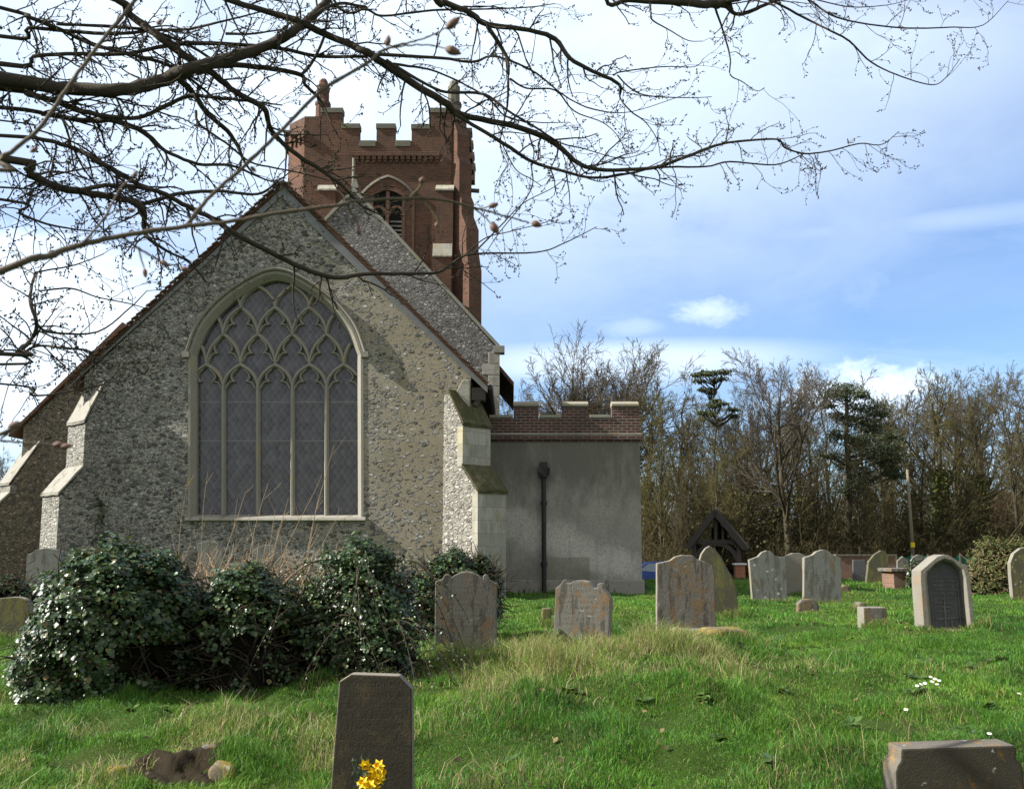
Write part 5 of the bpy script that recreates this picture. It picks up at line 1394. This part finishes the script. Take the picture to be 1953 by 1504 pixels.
for kd, px, Y, top, rot, lab in named:
    place(proto[kd], px, Y, top, Hs[kd], rot, lab, fresh=kd not in used); used.add(kd)
rt = random.Random(12)
common = 'bare brown tree among others of the tangled wood behind the churchyard'
back = [(0, 985, 82, 735), (2, 1150, 80, 720), (4, 1185, 74, 735), (1, 1235, 68, 748), (4, 1262, 60, 735), (2, 1330, 72, 735), (4, 1345, 64, 800), (1, 1395, 70, 800), (2, 1425, 62, 775), (4, 1440, 75, 730), (3, 1460, 80, 735),
        (2, 1548, 66, 745), (4, 1585, 74, 690), (1, 1655, 72, 790), (2, 1690, 64, 800), (4, 1705, 76, 745), (3, 1745, 76, 712), (4, 1760, 60, 790), (2, 1835, 68, 702), (0, 1870, 75, 705), (1, 1872, 64, 728), (2, 1975, 70, 705), (3, 2010, 76, 700), (1, 2060, 64, 710),
        (2, 1250, 63, 860), (4, 1300, 58, 880), (2, 1465, 60, 860), (2, 1620, 60, 880), (4, 1560, 62, 850), (2, 1730, 59, 900), (2, 1850, 60, 870), (4, 1680, 58, 920), (1, 1400, 66, 850), (2, 1962, 62, 850), (2, 1360, 60, 870), (4, 1372, 55.5, 770), (4, 1490, 62, 800), (4, 1640, 57, 830), (4, 1530, 70, 690), (0, 1820, 66, 720), (0, 1420, 68, 745), (3, 1690, 80, 730)]
for kd, px, Y, top in back: place(proto[kd], px, Y, top, Hs[kd], rt.uniform(0, 6.28), common, fresh=kd not in used); used.add(kd)
far_l = [(0, 10, 70, 850, 'bare tree far beyond the aisle at the left edge')]
for kd, px, Y, top, lab in far_l: place(proto[kd], px, Y, top, Hs[kd], 1.1, lab, fresh=False)


def pine(label, px, Y, clumps, base_px, top, seed, trunk_r):
    rg = np.random.default_rng(seed); x0 = PX(base_px, Y); z0 = gz(x0, Y); base = np.array([x0, Y, z0])
    t = thing('pine_tree', label, 'tree', base)
    tp = P(px, top + 12, Y); pts = np.array([base * (1 - f) + tp * f + (rg.normal(0, .08), rg.normal(0, .08), 0) for f in np.linspace(0, 1, 9)])
    pos, nr, gr = [], [], []; lim = [(pts[None] - base, np.linspace(trunk_r, trunk_r * .3, 9)[None], 8)]
    for cx, cy, rx, ry in clumps:
        c = P(cx, cy, Y) + np.array([0, rg.normal(0, .5), 0]); sc = Y / F; n = int(200 + rx * ry * 1.7)
        for _ in range(4):
            e = c + rg.normal(0, .4, 3) * np.array([rx * sc, rx * sc, ry * sc]); zz_ = np.clip((e[2] - z0) / (tp[2] - z0) - .06, .1, .98) * 8; i = int(min(zz_, 7)); s = pts[i] + (pts[i + 1] - pts[i]) * (zz_ - i)
            m_ = (s + e) / 2 + (0, 0, -.1); lim.append((np.array([s, s * .6 + m_ * .4, m_, m_ * .4 + e * .6, e])[None] - base, np.linspace(.04, .015, 5)[None], 5))
        nb = max(5, int(rx * ry / 26)); sub = c + unit(rg.normal(size=(nb, 3))) * rg.uniform(.2, 1, (nb, 1)) * np.array([rx * sc, rx * sc, ry * sc])
        k = rg.integers(nb, size=n); q = sub[k] + rg.normal(0, .26, (n, 3)) * np.array([1.5, 1.3, .35]) * min(1., rx * sc); pos.append(q); nr.append(rg.normal(size=(n, 3)) + np.array([0, 0, .7]))
    pos = np.concatenate(pos); nr = np.concatenate(nr)
    link_mesh('trunk', tube_mesh('trunk', lim), M['bark_far'], t)
    link_mesh('crown', leaf_mesh('crown', pos - base, nr, rg.uniform(.06, .17, len(pos)), pal(rg, len(pos), [(.08, .105, .06), (.10, .12, .07), (.06, .07, .045), (.14, .12, .07)], [4, 3, 3, 1]), rg, width=.6), M['pine'], t)
    return t


pine('thin dark pine with flat separate foliage pads above the lychgate', 1362, 56, [(1326, 714, 17, 4), (1350, 708, 16, 4), (1375, 710, 16, 5), (1340, 722, 14, 3), (1372, 724, 14, 4), (1352, 716, 12, 4), (1344, 742, 12, 4), (1360, 746, 10, 3), (1366, 764, 8, 5), (1352, 776, 12, 4), (1374, 772, 14, 5), (1392, 782, 14, 4), (1338, 790, 12, 4), (1360, 786, 10, 4), (1402, 792, 8, 3)], 1368, 706, 41, .10)
pine('broad dark pine with a domed crown in the middle of the wood', 1612, 59, [(1610, 740, 36, 16), (1590, 752, 26, 12), (1635, 752, 24, 14), (1660, 775, 34, 16), (1685, 785, 18, 14), (1640, 800, 34, 16), (1608, 790, 20, 12), (1670, 815, 26, 18), (1690, 830, 20, 20), (1640, 840, 36, 22), (1665, 860, 30, 24), (1630, 880, 26, 20), (1690, 880, 26, 24), (1655, 910, 30, 20), (1585, 775, 14, 8), (1700, 855, 20, 12), (1600, 830, 22, 12), (1592, 865, 18, 14), (1705, 905, 20, 16), (1620, 930, 26, 16)], 1620, 728, 42, .3)


def undergrowth():
    rg = np.random.default_rng(77)
    def put(n, x0, x1, y0, y1, h0, h1, dens=None):
        Y = rg.uniform(y0, y1, n); px = rg.uniform(x0, x1, n); px = np.where(np.abs(px - 1914) < 26, px + 60, px); x = (px - 976.5) * Y / F; z = ground_z(x, Y); return np.stack([x, Y, z], 1), rg.uniform(h0, h1, n)
    groups = []
    for n, h0, h1, y0, y1 in ((1700, 1.8, 6.5, 58, 80), (1500, .8, 2.0, 56, 66)):
        st, h = put(n, 1195, 2080, y0, y1, h0, h1); d = unit(rg.normal(0, .3, (n, 3)) + np.array([0, 0, 1])); pts = [st]
        for _ in range(6): d = unit(d + rg.normal(0, .14, d.shape)); pts.append(pts[-1] + d * (h / 6)[:, None])
        pts = np.stack(pts, 1); rad = np.tile(np.linspace(.03, .010, 7), (n, 1)) * rg.uniform(.6, 1.4, (n, 1)); groups.append((pts, rad, 4))
        a, ar = grow(rg, pts, rad, 7, .42, .75, .02, 5, .18, .12, 1., .6, minr=.010); groups.append((a, ar, 3))
        b, br = grow(rg, a, ar, 4, .55, .65, -.01, 4, .2, .2, 1., .7, minr=.008); groups.append((b, br, 3))
    o = link_mesh('undergrowth', tube_mesh('undergrowth', groups), M['twig_dark']); tag(o, 'tangled brown undergrowth and saplings filling the foot of the wood', 'undergrowth', kind='stuff')
    n = 75000; Y = rg.uniform(57.5, 80, n); px = rg.uniform(1190, 2080, n); px = np.where(np.abs(px - 1914) < 24, px + 60, px); x = (px - 976.5) * Y / F
    dens = (.55 + .45 * vnoise(x, Y, .35, 4)).clip(.05, 1); h = np.minimum(rg.gamma(1.9, 1.0, n) * (dens + .3), 4.5); kp = rg.random(n) < dens; x, Y, h = x[kp], Y[kp], h[kp]; n = len(x)
    pos = np.stack([x, Y, ground_z(x, Y) + h], 1)
    c = pal(rg, n, [(.05, .055, .02), (.09, .08, .03), (.12, .11, .04), (.03, .04, .02)], [3, 3, 2, 3])
    o = link_mesh('evergreen_scrub', leaf_mesh('evergreen_scrub', pos, rg.normal(size=(n, 3)) + np.array([0, 0, .5]), rg.uniform(.07, .19, n), c, rg), M['pine']); tag(o, 'dark evergreen scrub and ivy between the trunks of the wood', 'scrub', kind='stuff')
undergrowth()

# ------------------------------------------------------------------ overhanging branches
def C1(*p): return [(x / 2.786, y / 2.786, w / 2.786) for x, y, w in p]
def C3(*p): return [(700 + x / 2.786, y / 2.786, w / 2.786) for x, y, w in p]
def C4(*p): return [(1200 + x / 2.594, y / 2.594, w / 2.594) for x, y, w in p]
def C5(*p): return [(x / 2.425, 480 + y / 2.425, w / 2.425) for x, y, w in p]
def C2(*p): return [(480 + x / 3.756, 100 + y / 3.756, w / 3.756) for x, y, w in p]


TRUNK = np.array([-6.2, 4.4])
LIMBS = [  # (points in the picture with width, depth at start, depth at end, where the hidden start hangs)
    ('T3.2', C1((0, 420, 100), (350, 470, 90), (650, 475, 88), (850, 430, 88), (1000, 370, 88), (1150, 330, 82), (1400, 250, 68), (1550, 170, 62), (1700, 50, 58), (1770, -60, 54)), 6.2, 7.2),
    ('T4.6', C1((480, -60, 52), (700, 90, 50), (850, 200, 54), (1000, 310, 50), (1130, 390, 45), (1250, 490, 40), (1400, 575, 38), (1440, 690, 32), (1560, 810, 30), (1700, 900, 28), (1800, 970, 24), (1920, 1090, 16), (2040, 1150, 10)), 6.6, 7.6),
    ('T5.2', C1((1060, -70, 38), (1200, -5, 38), (1450, 70, 40), (1600, 120, 45), (1750, 190, 46)) + C3((0, 280, 50), (150, 380, 50), (400, 540, 50), (500, 610, 42), (780, 670, 38), (980, 750, 38), (1100, 850, 32), (1220, 900, 27), (1500, 895, 24), (1650, 850, 22), (1850, 775, 18)) + C4((540, 700, 15), (730, 690, 12), (770, 730, 11), (870, 760, 11), (1000, 745, 9), (1140, 710, 8), (1250, 715, 6), (1335, 650, 4)), 6.8, 8.4),
    (None, C3((440, 590, 26), (720, 760, 25), (880, 860, 22), (1050, 910, 20), (1200, 945, 18), (1400, 920, 16), (1550, 890, 15), (1800, 885, 12)) + C4((500, 800, 11), (720, 815, 9), (860, 765, 6)), 7.35, 8.3),
    ('O', C3((330, -60, 42), (400, 5, 40), (550, 70, 40), (640, 130, 38), (860, 160, 30), (1000, 210, 33), (1080, 310, 29), (1200, 380, 25), (1340, 450, 22), (1345, 520, 12), (1400, 590, 10), (1480, 650, 8), (1540, 740, 6), (1560, 830, 4)), 7.0, 7.9),
    (None, C3((640, 140, 30), (740, 300, 24), (750, 420, 18), (745, 560, 14), (720, 680, 9), (710, 780, 6), (750, 880, 4)), 7.2, 7.5),
    ('O', C3((-200, -40, 18), (0, 50, 16), (90, 85, 16), (350, 55, 15), (600, 50, 12), (850, 40, 9), (1000, 20, 6)), 6.9, 7.6),
    (None, C3((60, 290, 26), (400, 310, 20), (560, 330, 18), (650, 300, 15), (750, 320, 15), (900, 390, 12), (1050, 510, 10), (1200, 580, 10), (1400, 595, 6), (1700, 500, 4)), 7.1, 8.0),
    (None, C3((100, 320, 26), (300, 440, 20), (420, 490, 20), (620, 500, 20), (750, 590, 16), (900, 680, 14), (1030, 760, 10), (1150, 790, 8), (1350, 840, 6), (1520, 800, 4)), 7.1, 7.9),
    (None, C3((140, 340, 20), (330, 370, 14), (480, 430, 12), (640, 520, 12), (740, 620, 10), (900, 650, 8), (1080, 650, 5)), 7.1, 7.7),
    (None, C3((760, 420, 14), (850, 470, 12), (1000, 480, 11), (1100, 590, 9), (1250, 650, 7), (1330, 720, 5), (1370, 800, 4)), 7.3, 7.9),
    (None, C3((1330, 400, 12), (1400, 470, 10), (1500, 510, 9), (1720, 520, 6), (1830, 515, 4)), 7.6, 8.0),
    (None, C3((1310, 400, 12), (1360, 380, 10), (1580, 355, 8), (1740, 355, 5), (1790, 310, 4)), 7.6, 8.0),
    ('T3.0', C1((0, 570, 30), (250, 610, 32), (450, 640, 36), (600, 640, 38), (760, 700, 34), (880, 800, 25), (1050, 870, 22), (1230, 880, 18), (1400, 950, 12), (1520, 980, 7)), 6.4, 7.4),
    ('T3.1', C1((0, 470, 42), (150, 500, 40), (300, 540, 38), (430, 590, 36), (700, 630, 28), (850, 580, 27), (1000, 510, 27), (1150, 520, 22), (1350, 540, 16), (1500, 560, 9)), 6.3, 7.2),
    ('T2.6', C1((0, 840, 56), (150, 920, 55), (300, 990, 50), (450, 1020, 48), (620, 1050, 45), (750, 1090, 40), (770, 1230, 28), (800, 1275, 24), (900, 1340, 18), (1000, 1390, 14), (1100, 1500, 8)), 6.0, 6.9),
    (None, C1((420, 1012, 30), (560, 985, 28), (700, 990, 28), (850, 1020, 30), (1000, 1100, 32), (1150, 1170, 34), (1230, 1230, 36), (1400, 1320, 34), (1600, 1420, 33), (1780, 1475, 30)) + C3((0, 1455, 26), (350, 1450, 20), (450, 1400, 17), (560, 1350, 14), (900, 1340, 10), (1050, 1290, 8), (1220, 1205, 5)), 6.3, 8.0),
    (None, C1((740, 1090, 30), (950, 1030, 25), (1150, 1015, 22), (1370, 1030, 18), (1480, 960, 12), (1560, 900, 6)), 6.6, 7.2),
    ('T2.8', C1((0, 720, 26), (200, 735, 28), (400, 790, 30), (560, 880, 32), (720, 970, 28), (860, 1030, 22), (950, 1120, 14)), 6.2, 6.8),
    ('T2.9', C1((0, 640, 12), (200, 690, 12), (400, 760, 12), (550, 870, 12), (620, 1000, 9)), 6.3, 6.7),
    ('T3.6', C1((0, 340, 36), (180, 300, 28), (400, 285, 26), (640, 290, 25), (850, 250, 28), (1000, 230, 30), (1300, 240, 26), (1500, 260, 26), (1700, 300, 24), (1950, 300, 20)), 6.5, 7.3),
    ('T4.0', C1((0, 190, 28), (150, 150, 25), (350, 165, 25), (600, 180, 24), (850, 160, 22), (1000, 155, 18), (1200, 110, 14), (1400, 60, 9)), 6.6, 7.2),
    ('T4.2', C1((0, 40, 26), (150, 90, 28), (350, 170, 28), (500, 240, 28), (700, 290, 26), (900, 350, 24), (1050, 450, 18), (1180, 560, 12)), 6.6, 7.1),
    (None, C1((300, 130, 18), (560, 140, 22), (800, 165, 20), (1000, 240, 20), (1150, 330, 18)), 6.7, 7.1),
    (None, C1((930, 400, 40), (1030, 500, 38), (1100, 600, 32), (1230, 720, 28), (1300, 860, 18), (1350, 930, 8)), 6.9, 7.4),
    (None, C1((1150, 340, 40), (1400, 360, 35), (1600, 400, 30), (1620, 450, 24), (1700, 530, 18), (1760, 650, 10)), 7.0, 7.5),
    (None, C1((1600, 400, 22), (1660, 330, 20), (1720, 200, 18), (1740, 80, 14), (1760, -60, 10)), 7.1, 7.3),
    (None, C1((1540, 170, 30), (1650, 90, 26), (1800, 20, 22), (1950, 40, 18)), 7.1, 7.4),
    (None, C1((1040, 590, 20), (1060, 660, 16), (1200, 760, 14), (1330, 860, 13), (1450, 890, 12), (1600, 920, 9), (1750, 960, 6)), 7.2, 7.6),
    (None, C1((330, 620, 18), (370, 740, 14), (400, 900, 10), (480, 960, 8), (600, 1010, 5)), 6.5, 6.8),
    (None, C1((1200, 180, 20), (1350, 180, 14), (1530, 150, 10)), 7.0, 7.2),
    ('T2.5', C1((0, 1060, 20), (100, 1130, 18), (250, 1190, 15), (450, 1225, 10), (600, 1230, 5)), 6.0, 6.5),
    ('T2.5', C1((0, 995, 14), (130, 995, 13), (250, 940, 12), (480, 890, 10), (650, 880, 6)), 6.1, 6.5),
    ('T1.8', C5((0, 470, 24), (90, 455, 25), (150, 395, 22), (170, 330, 22), (140, 230, 18), (160, 110, 14), (195, 90, 10), (350, 60, 8), (480, 10, 4)), 5.8, 6.2),
    (None, C5((165, 330, 16), (230, 372, 14), (450, 370, 10), (600, 260, 8), (680, 180, 4)), 5.85, 6.4),
    (None, C5((185, 180, 10), (330, 170, 10), (450, 210, 8), (600, 240, 7), (700, 270, 4)), 5.9, 6.4),
    ('T1.7', C5((0, 520, 15), (100, 470, 14), (180, 435, 14), (300, 445, 13), (415, 460, 12), (440, 510, 6)), 5.9, 6.2),
    ('T1.5', C5((0, 610, 11), (150, 665, 12), (350, 640, 10), (500, 600, 8), (565, 500, 5)), 5.9, 6.3),
    ('O2', C4((-120, -20, 26), (0, 0, 32), (250, 10, 45), (400, 22, 55), (480, 18, 58), (510, 60, 26), (560, 70, 25), (650, 35, 22), (760, -10, 18), (900, -60, 12)), 7.6, 8.2),
    (None, C4((480, 10, 30), (580, -10, 26), (690, -2, 16), (860, 85, 14), (1000, 155, 12), (1090, 205, 12), (1200, 310, 10), (1350, 380, 8), (1500, 420, 7), (1570, 380, 5), (1637, 290, 3)), 8.0, 8.6),
    (None, C4((100, 5, 14), (108, 60, 10), (115, 100, 10), (200, 150, 8), (290, 200, 6), (365, 205, 4)), 7.75, 7.9),
    (None, C4((425, 40, 16), (470, 170, 12), (500, 290, 10), (500, 370, 8), (560, 405, 6), (630, 450, 5), (670, 435, 3)), 7.9, 8.1),
    (None, C4((770, -40, 16), (880, -5, 14), (1000, 75, 12), (1150, 115, 10), (1380, 140, 10), (1600, 135, 8), (1750, 125, 6), (1875, 5, 3)), 8.2, 8.8),
    (None, C4((800, -40, 10), (930, 0, 8), (1100, 35, 7), (1280, 25, 5), (1380, 0, 3)), 8.2, 8.5),
    (None, C3((720, 770, 8), (790, 900, 7), (870, 950, 7), (930, 990, 4)), 7.4, 7.6),
    (None, C3((870, 870, 9), (880, 980, 8), (820, 1090, 7), (700, 1240, 6), (620, 1360, 4)), 7.5, 7.7),
    (None, C3((560, 1352, 12), (700, 1210, 9), (830, 1080, 7), (1000, 990, 6), (1120, 880, 4)), 7.75, 7.9),
    (None, C3((470, 1400, 10), (620, 1270, 8), (760, 1230, 7), (950, 1180, 5), (1040, 1130, 3)), 7.7, 7.9),
]


def overhanging_tree():
    rg = np.random.default_rng(50); base = np.array([TRUNK[0], TRUNK[1], gz(*TRUNK)])
    t = thing('overhanging_tree', 'bare old tree whose dark spreading branches hang across the upper left of the view', 'tree', base)
    tz = np.linspace(base[2] - .2, 6.6, 10); tp = np.stack([TRUNK[0] + .12 * np.sin(tz * 1.2), TRUNK[1] + .08 * np.cos(tz), tz], 1)
    rad = np.linspace(.42, .17, 10); rad[0] = .55
    link_mesh('trunk', tube_mesh('trunk', [(tp[None] - base, rad[None], 14)]), M['bark'], t)
    # hidden overhead limb carrying the branches that enter from the top
    oh = catmull([(TRUNK[0], TRUNK[1], 5.6), (-4.6, 5.2, 6.5), (-2.6, 6.2, 6.7), (-.9, 6.9, 6.2), (.4, 7.3, 6.3), (1.1, 7.5, 6.1)], 6)
    link_mesh('limb', tube_mesh('limb', [(oh[None] - base, np.linspace(.15, .07, len(oh))[None], 10)]), M['bark'], t)
    allp, allr = [], []
    for hang, pts, d0, d1 in LIMBS:
        n = len(pts); a = np.array(pts, float); s = np.concatenate([[0], np.cumsum(np.hypot(np.diff(a[:, 0]), np.diff(a[:, 1])))]); s /= s[-1]
        w3 = []
        for (px, py, w), f in zip(pts, s):
            Y = d0 + (d1 - d0) * f + .10 * math.sin(f * 9 + px) * (f > .02); q = P(px, py, Y); w3.append((*q, w / F * Y / 2 * .86))
        w3 = np.array(w3)
        if hang and hang[0] == 'T':
            z = float(hang[1:]); h = np.array([TRUNK[0], TRUNK[1], z + .2]); e = w3[0, :3]
            pre = [(*(h), w3[0, 3] * 1.5), (*(h * .5 + e * .5 + (0, 0, .15)), w3[0, 3] * 1.25)]; w3 = np.vstack([pre, w3])
        elif hang: 
            i = np.argmin(np.linalg.norm(oh - w3[0, :3], axis=1)); j = max(i - 3, 0); w3 = np.vstack([[(*oh[j], w3[0, 3] * 1.1)], w3])
        c = catmull(w3, 5); c[:, 3] = np.maximum(c[:, 3], .003)
        c[:, :3] += rg.normal(0, 1, c[:, :3].shape) * np.minimum(c[:, 3:4] * .10, .004)
        link_mesh('limb', tube_mesh('limb', [(c[None, :, :3] - base, c[None, :, 3], 8)]), M['bark'], t)
        # resample the visible part for twigs
        m = 26; f = np.linspace(0, len(c) - 1, m); i = np.minimum(f.astype(int), len(c) - 2); g = (f - i)[:, None]; r = c[i] * (1 - g) + c[i + 1] * g
        allp.append(r[:, :3]); allr.append(r[:, 3])
    groups = []; buds = []
    for p, r in zip(allp, allr):
        L = np.linalg.norm(np.diff(p, axis=0), axis=1).sum(); m = int(max(5, L * 5.6))
        a, ar = grow(rg, p[None], np.minimum(r, .016)[None], m, .1, .85, -.03, 7, .17, .08, 1., .5, absolute=.34, flat=(1, .5, 1), minr=.0023, tip=.5)
        b, br = grow(rg, a, ar, 3, .5, .7, -.02, 5, .15, .25, 1., .7, flat=(1, .6, 1), minr=.0017, tip=.6)
        d, dr = grow(rg, b, br, 2, .5, .6, -.02, 4, .12, .3, 1., .8, minr=.0014, tip=.7)
        groups += [(a - base, ar, 4), (b - base, br, 3), (d - base, dr, 3)]
        for arr in (a[:, -1], b[:, -1], d[:, -1], b[:, 2], d[:, 1]): buds.append(arr)
        buds.append(a[:, 3])
    o = link_mesh('twigs', tube_mesh('twigs', groups), M['bark'], t); o['kind'] = 'stuff'
    bp = np.concatenate(buds); bp = bp[rg.random(len(bp)) < .8]; n = len(bp); d = unit(rg.normal(size=(n, 3)) + np.array([.3, 0, .2]))
    pts = np.stack([bp, bp + d * .006, bp + d * .014, bp + d * .02], 1); rd = np.tile(np.array([.0015, .0044, .0036, .0006]), (n, 1)) * rg.uniform(.7, 1.25, (n, 1))
    o = link_mesh('buds', tube_mesh('buds', [(pts - base, rd, 4)]), M['bark'], t); o['kind'] = 'stuff'
overhanging_tree()


def sapling():
    rg = np.random.default_rng(60); sx, sy = -1.15, 1.35; base = np.array([sx, sy, gz(sx, sy)])
    t = thing('budding_sapling', 'close pale twig with swelling brown buds crossing the view from the left', 'sapling', base)
    b = MB(); b.tube([(sx, sy, base[2] - .1), (sx + .03, sy, .8), (sx - .02, sy, 1.9), (sx + .02, sy, 2.8)], [.03, .026, .02, .012], 10); b.build('stem', M['bark_near'], t, smooth=True, uv=False)
    D = 1.3
    def tw(pts, d0, d1, start=None, m='bark_near', wig=.0012):
        s = np.linspace(0, 1, len(pts)); w3 = np.array([(*P(px, py, d0 + (d1 - d0) * f), w / F * (d0 + (d1 - d0) * f) / 2 * .74) for (px, py, w), f in zip(pts, s)])
        if start is not None: w3 = np.vstack([[(*start, w3[0, 3] * 1.2)], w3])
        c = catmull(w3, 6); c[:, 3] = np.maximum(c[:, 3], .0008); c[:, :3] += rg.normal(0, wig * .35, c[:, :3].shape)
        # nodes: slight swellings along the twig
        c[:, 3] *= 1 + .22 * (np.arange(len(c)) % 13 == 0)
        link_mesh('twig', tube_mesh('twig', [(c[None, :, :3] - base, c[None, :, 3], 8)]), M[m], t); return c
    def bud(px, py, dx, dy, ln, Y, fat=.30):
        p = P(px, py, Y); q = P(px + dx, py + dy, Y); d = unit(q - p); L = ln / F * Y; u = unit(np.cross(d, [0, 1., 0.1])); v = np.cross(u, d); m_ = MB(); k = 8
        prof = [(.35, 0), (.8, .18), (1, .38), (.85, .6), (.5, .82), (.1, 1.)]
        vs = [p + d * L * h + (u * math.cos(a) + v * math.sin(a)) * L * fat * r for r, h in prof for a in np.arange(k) / k * 2 * np.pi]
        m_.add(vs, [(i * k + j, i * k + (j + 1) % k, (i + 1) * k + (j + 1) % k, (i + 1) * k + j) for i in range(5) for j in range(k)] + [tuple(range(k)), tuple(5 * k + j for j in range(k))])
        for a, s in ((.5, .75), (-.6, .6)):                                   # parting scales
            e = unit(d + u * a); w_ = v * L * .14; o = p + d * L * .35; m_.add([o - w_, o + w_, o + e * L * s * .6 + w_ * .6, o + e * L * s], [(0, 1, 2, 3)])
        m_.build('bud', M['bud'], t, smooth=True, uv=False)
    st = lambda z: (sx, sy, z)
    main = C1((-60, 1465, 58), (250, 1360, 50), (430, 1300, 46), (700, 1245, 40), (1000, 1200, 36), (1200, 1180, 33), (1500, 1130, 30), (1830, 1085, 28)) + C2((700, 1070, 34), (1100, 1045, 34), (1330, 1050, 30), (1550, 1100, 26), (1700, 1140, 22)) + C3((700, 1140, 15), (800, 1165, 13), (860, 1185, 12))
    tw(main, D, D + .25, st(1.35))
    tw(C2((1130, 1048, 28), (1180, 995, 26), (1210, 955, 24), (1216, 930, 26)), D + .18, D + .18, m='bark_moss')
    tw(C2((680, 1075, 26), (720, 1160, 22), (765, 1240, 20), (768, 1275, 16)), D + .13, D + .13, m='bark_moss')
    tw(C2((1230, 1060, 24), (1290, 1130, 22), (1330, 1190, 22), (1335, 1225, 14)), D + .19, D + .19, m='bark_moss')
    tw(C1((990, 1205, 32), (1100, 1060, 30), (1300, 880, 29), (1500, 690, 29), (1700, 490, 28), (1950, 335, 26)) + C3((60, 285, 24), (130, 250, 18), (250, 220, 14), (350, 185, 12), (420, 150, 10)), D + .09, D + .2)
    tw(C3((110, 258, 18), (200, 245, 14), (330, 240, 11), (420, 258, 8)), D + .185, D + .2)
    tw(C1((-60, 900, 38), (0, 850, 36), (200, 690, 33), (350, 480, 31), (480, 300, 30), (620, 120, 29), (760, -40, 27)), D + .05, D + .1, st(1.75))
    tw(C1((440, 1295, 20), (560, 1150, 18), (640, 1000, 15), (705, 950, 12)), D + .03, D + .08)
    tw(C1((555, 1155, 14), (620, 1115, 12), (680, 1112, 9)), D + .05, D + .06)
    tw(C1((650, 1262, 20), (740, 1320, 18), (850, 1385, 14), (960, 1425, 9)), D + .05, D + .08)
    tw(C1((735, 1315, 14), (755, 1390, 12), (768, 1430, 9)), D + .06, D + .06)
    tw(C3((530, 1108, 14), (600, 1110, 11), (650, 1095, 8)), D + .22, D + .24)
    tw(C3((575, 1112, 14), (630, 1155, 11), (660, 1190, 8)), D + .22, D + .24)
    tw(C5((-60, 870, 16), (0, 872, 15), (150, 885, 13), (260, 895, 10)), D, D + .02, st(1.1))
    tw(C5((-60, 860, 10), (0, 850, 10), (40, 815, 8)), D, D, st(1.15))
    for px, py, dx, dy, ln, Y, f in [(1014, 424, 8, 3, 22, 1.55, .33), (803, 349, 1, -3, 14, 1.48, .45), (684, 436, 0, 3, 14, 1.43, .35), (833, 424, 0, 3, 12, 1.49, .35), (852, 55, 9, -8, 38, 1.5, .24), (850, 92, 8, 3, 34, 1.5, .3), (738, 88, 1, -6, 24, 1.49, .28),
                                     (253, 340, 3, -5, 18, 1.38, .3), (244, 400, 5, 1, 16, 1.36, .33), (306, 497, 6, 4, 22, 1.37, .25), (345, 510, 6, 2, 22, 1.38, .22), (275, 512, 1, 5, 20, 1.36, .25), (932, 394, 8, -2, 20, 1.54, .3), (937, 426, 4, 6, 26, 1.54, .33),
                                     (58, 290, 5, -3, 18, 1.36, .3), (478, 318, 4, 4, 16, 1.42, .3), (300, 48, 3, -4, 16, 1.39, .3), (100, 850, 8, -2, 24, 1.32, .25), (112, 853, 7, -1, 28, 1.32, .22), (16, 816, 8, -4, 26, 1.3, .3)]:
        bud(px, py, dx, dy, ln, Y, f)
sapling()
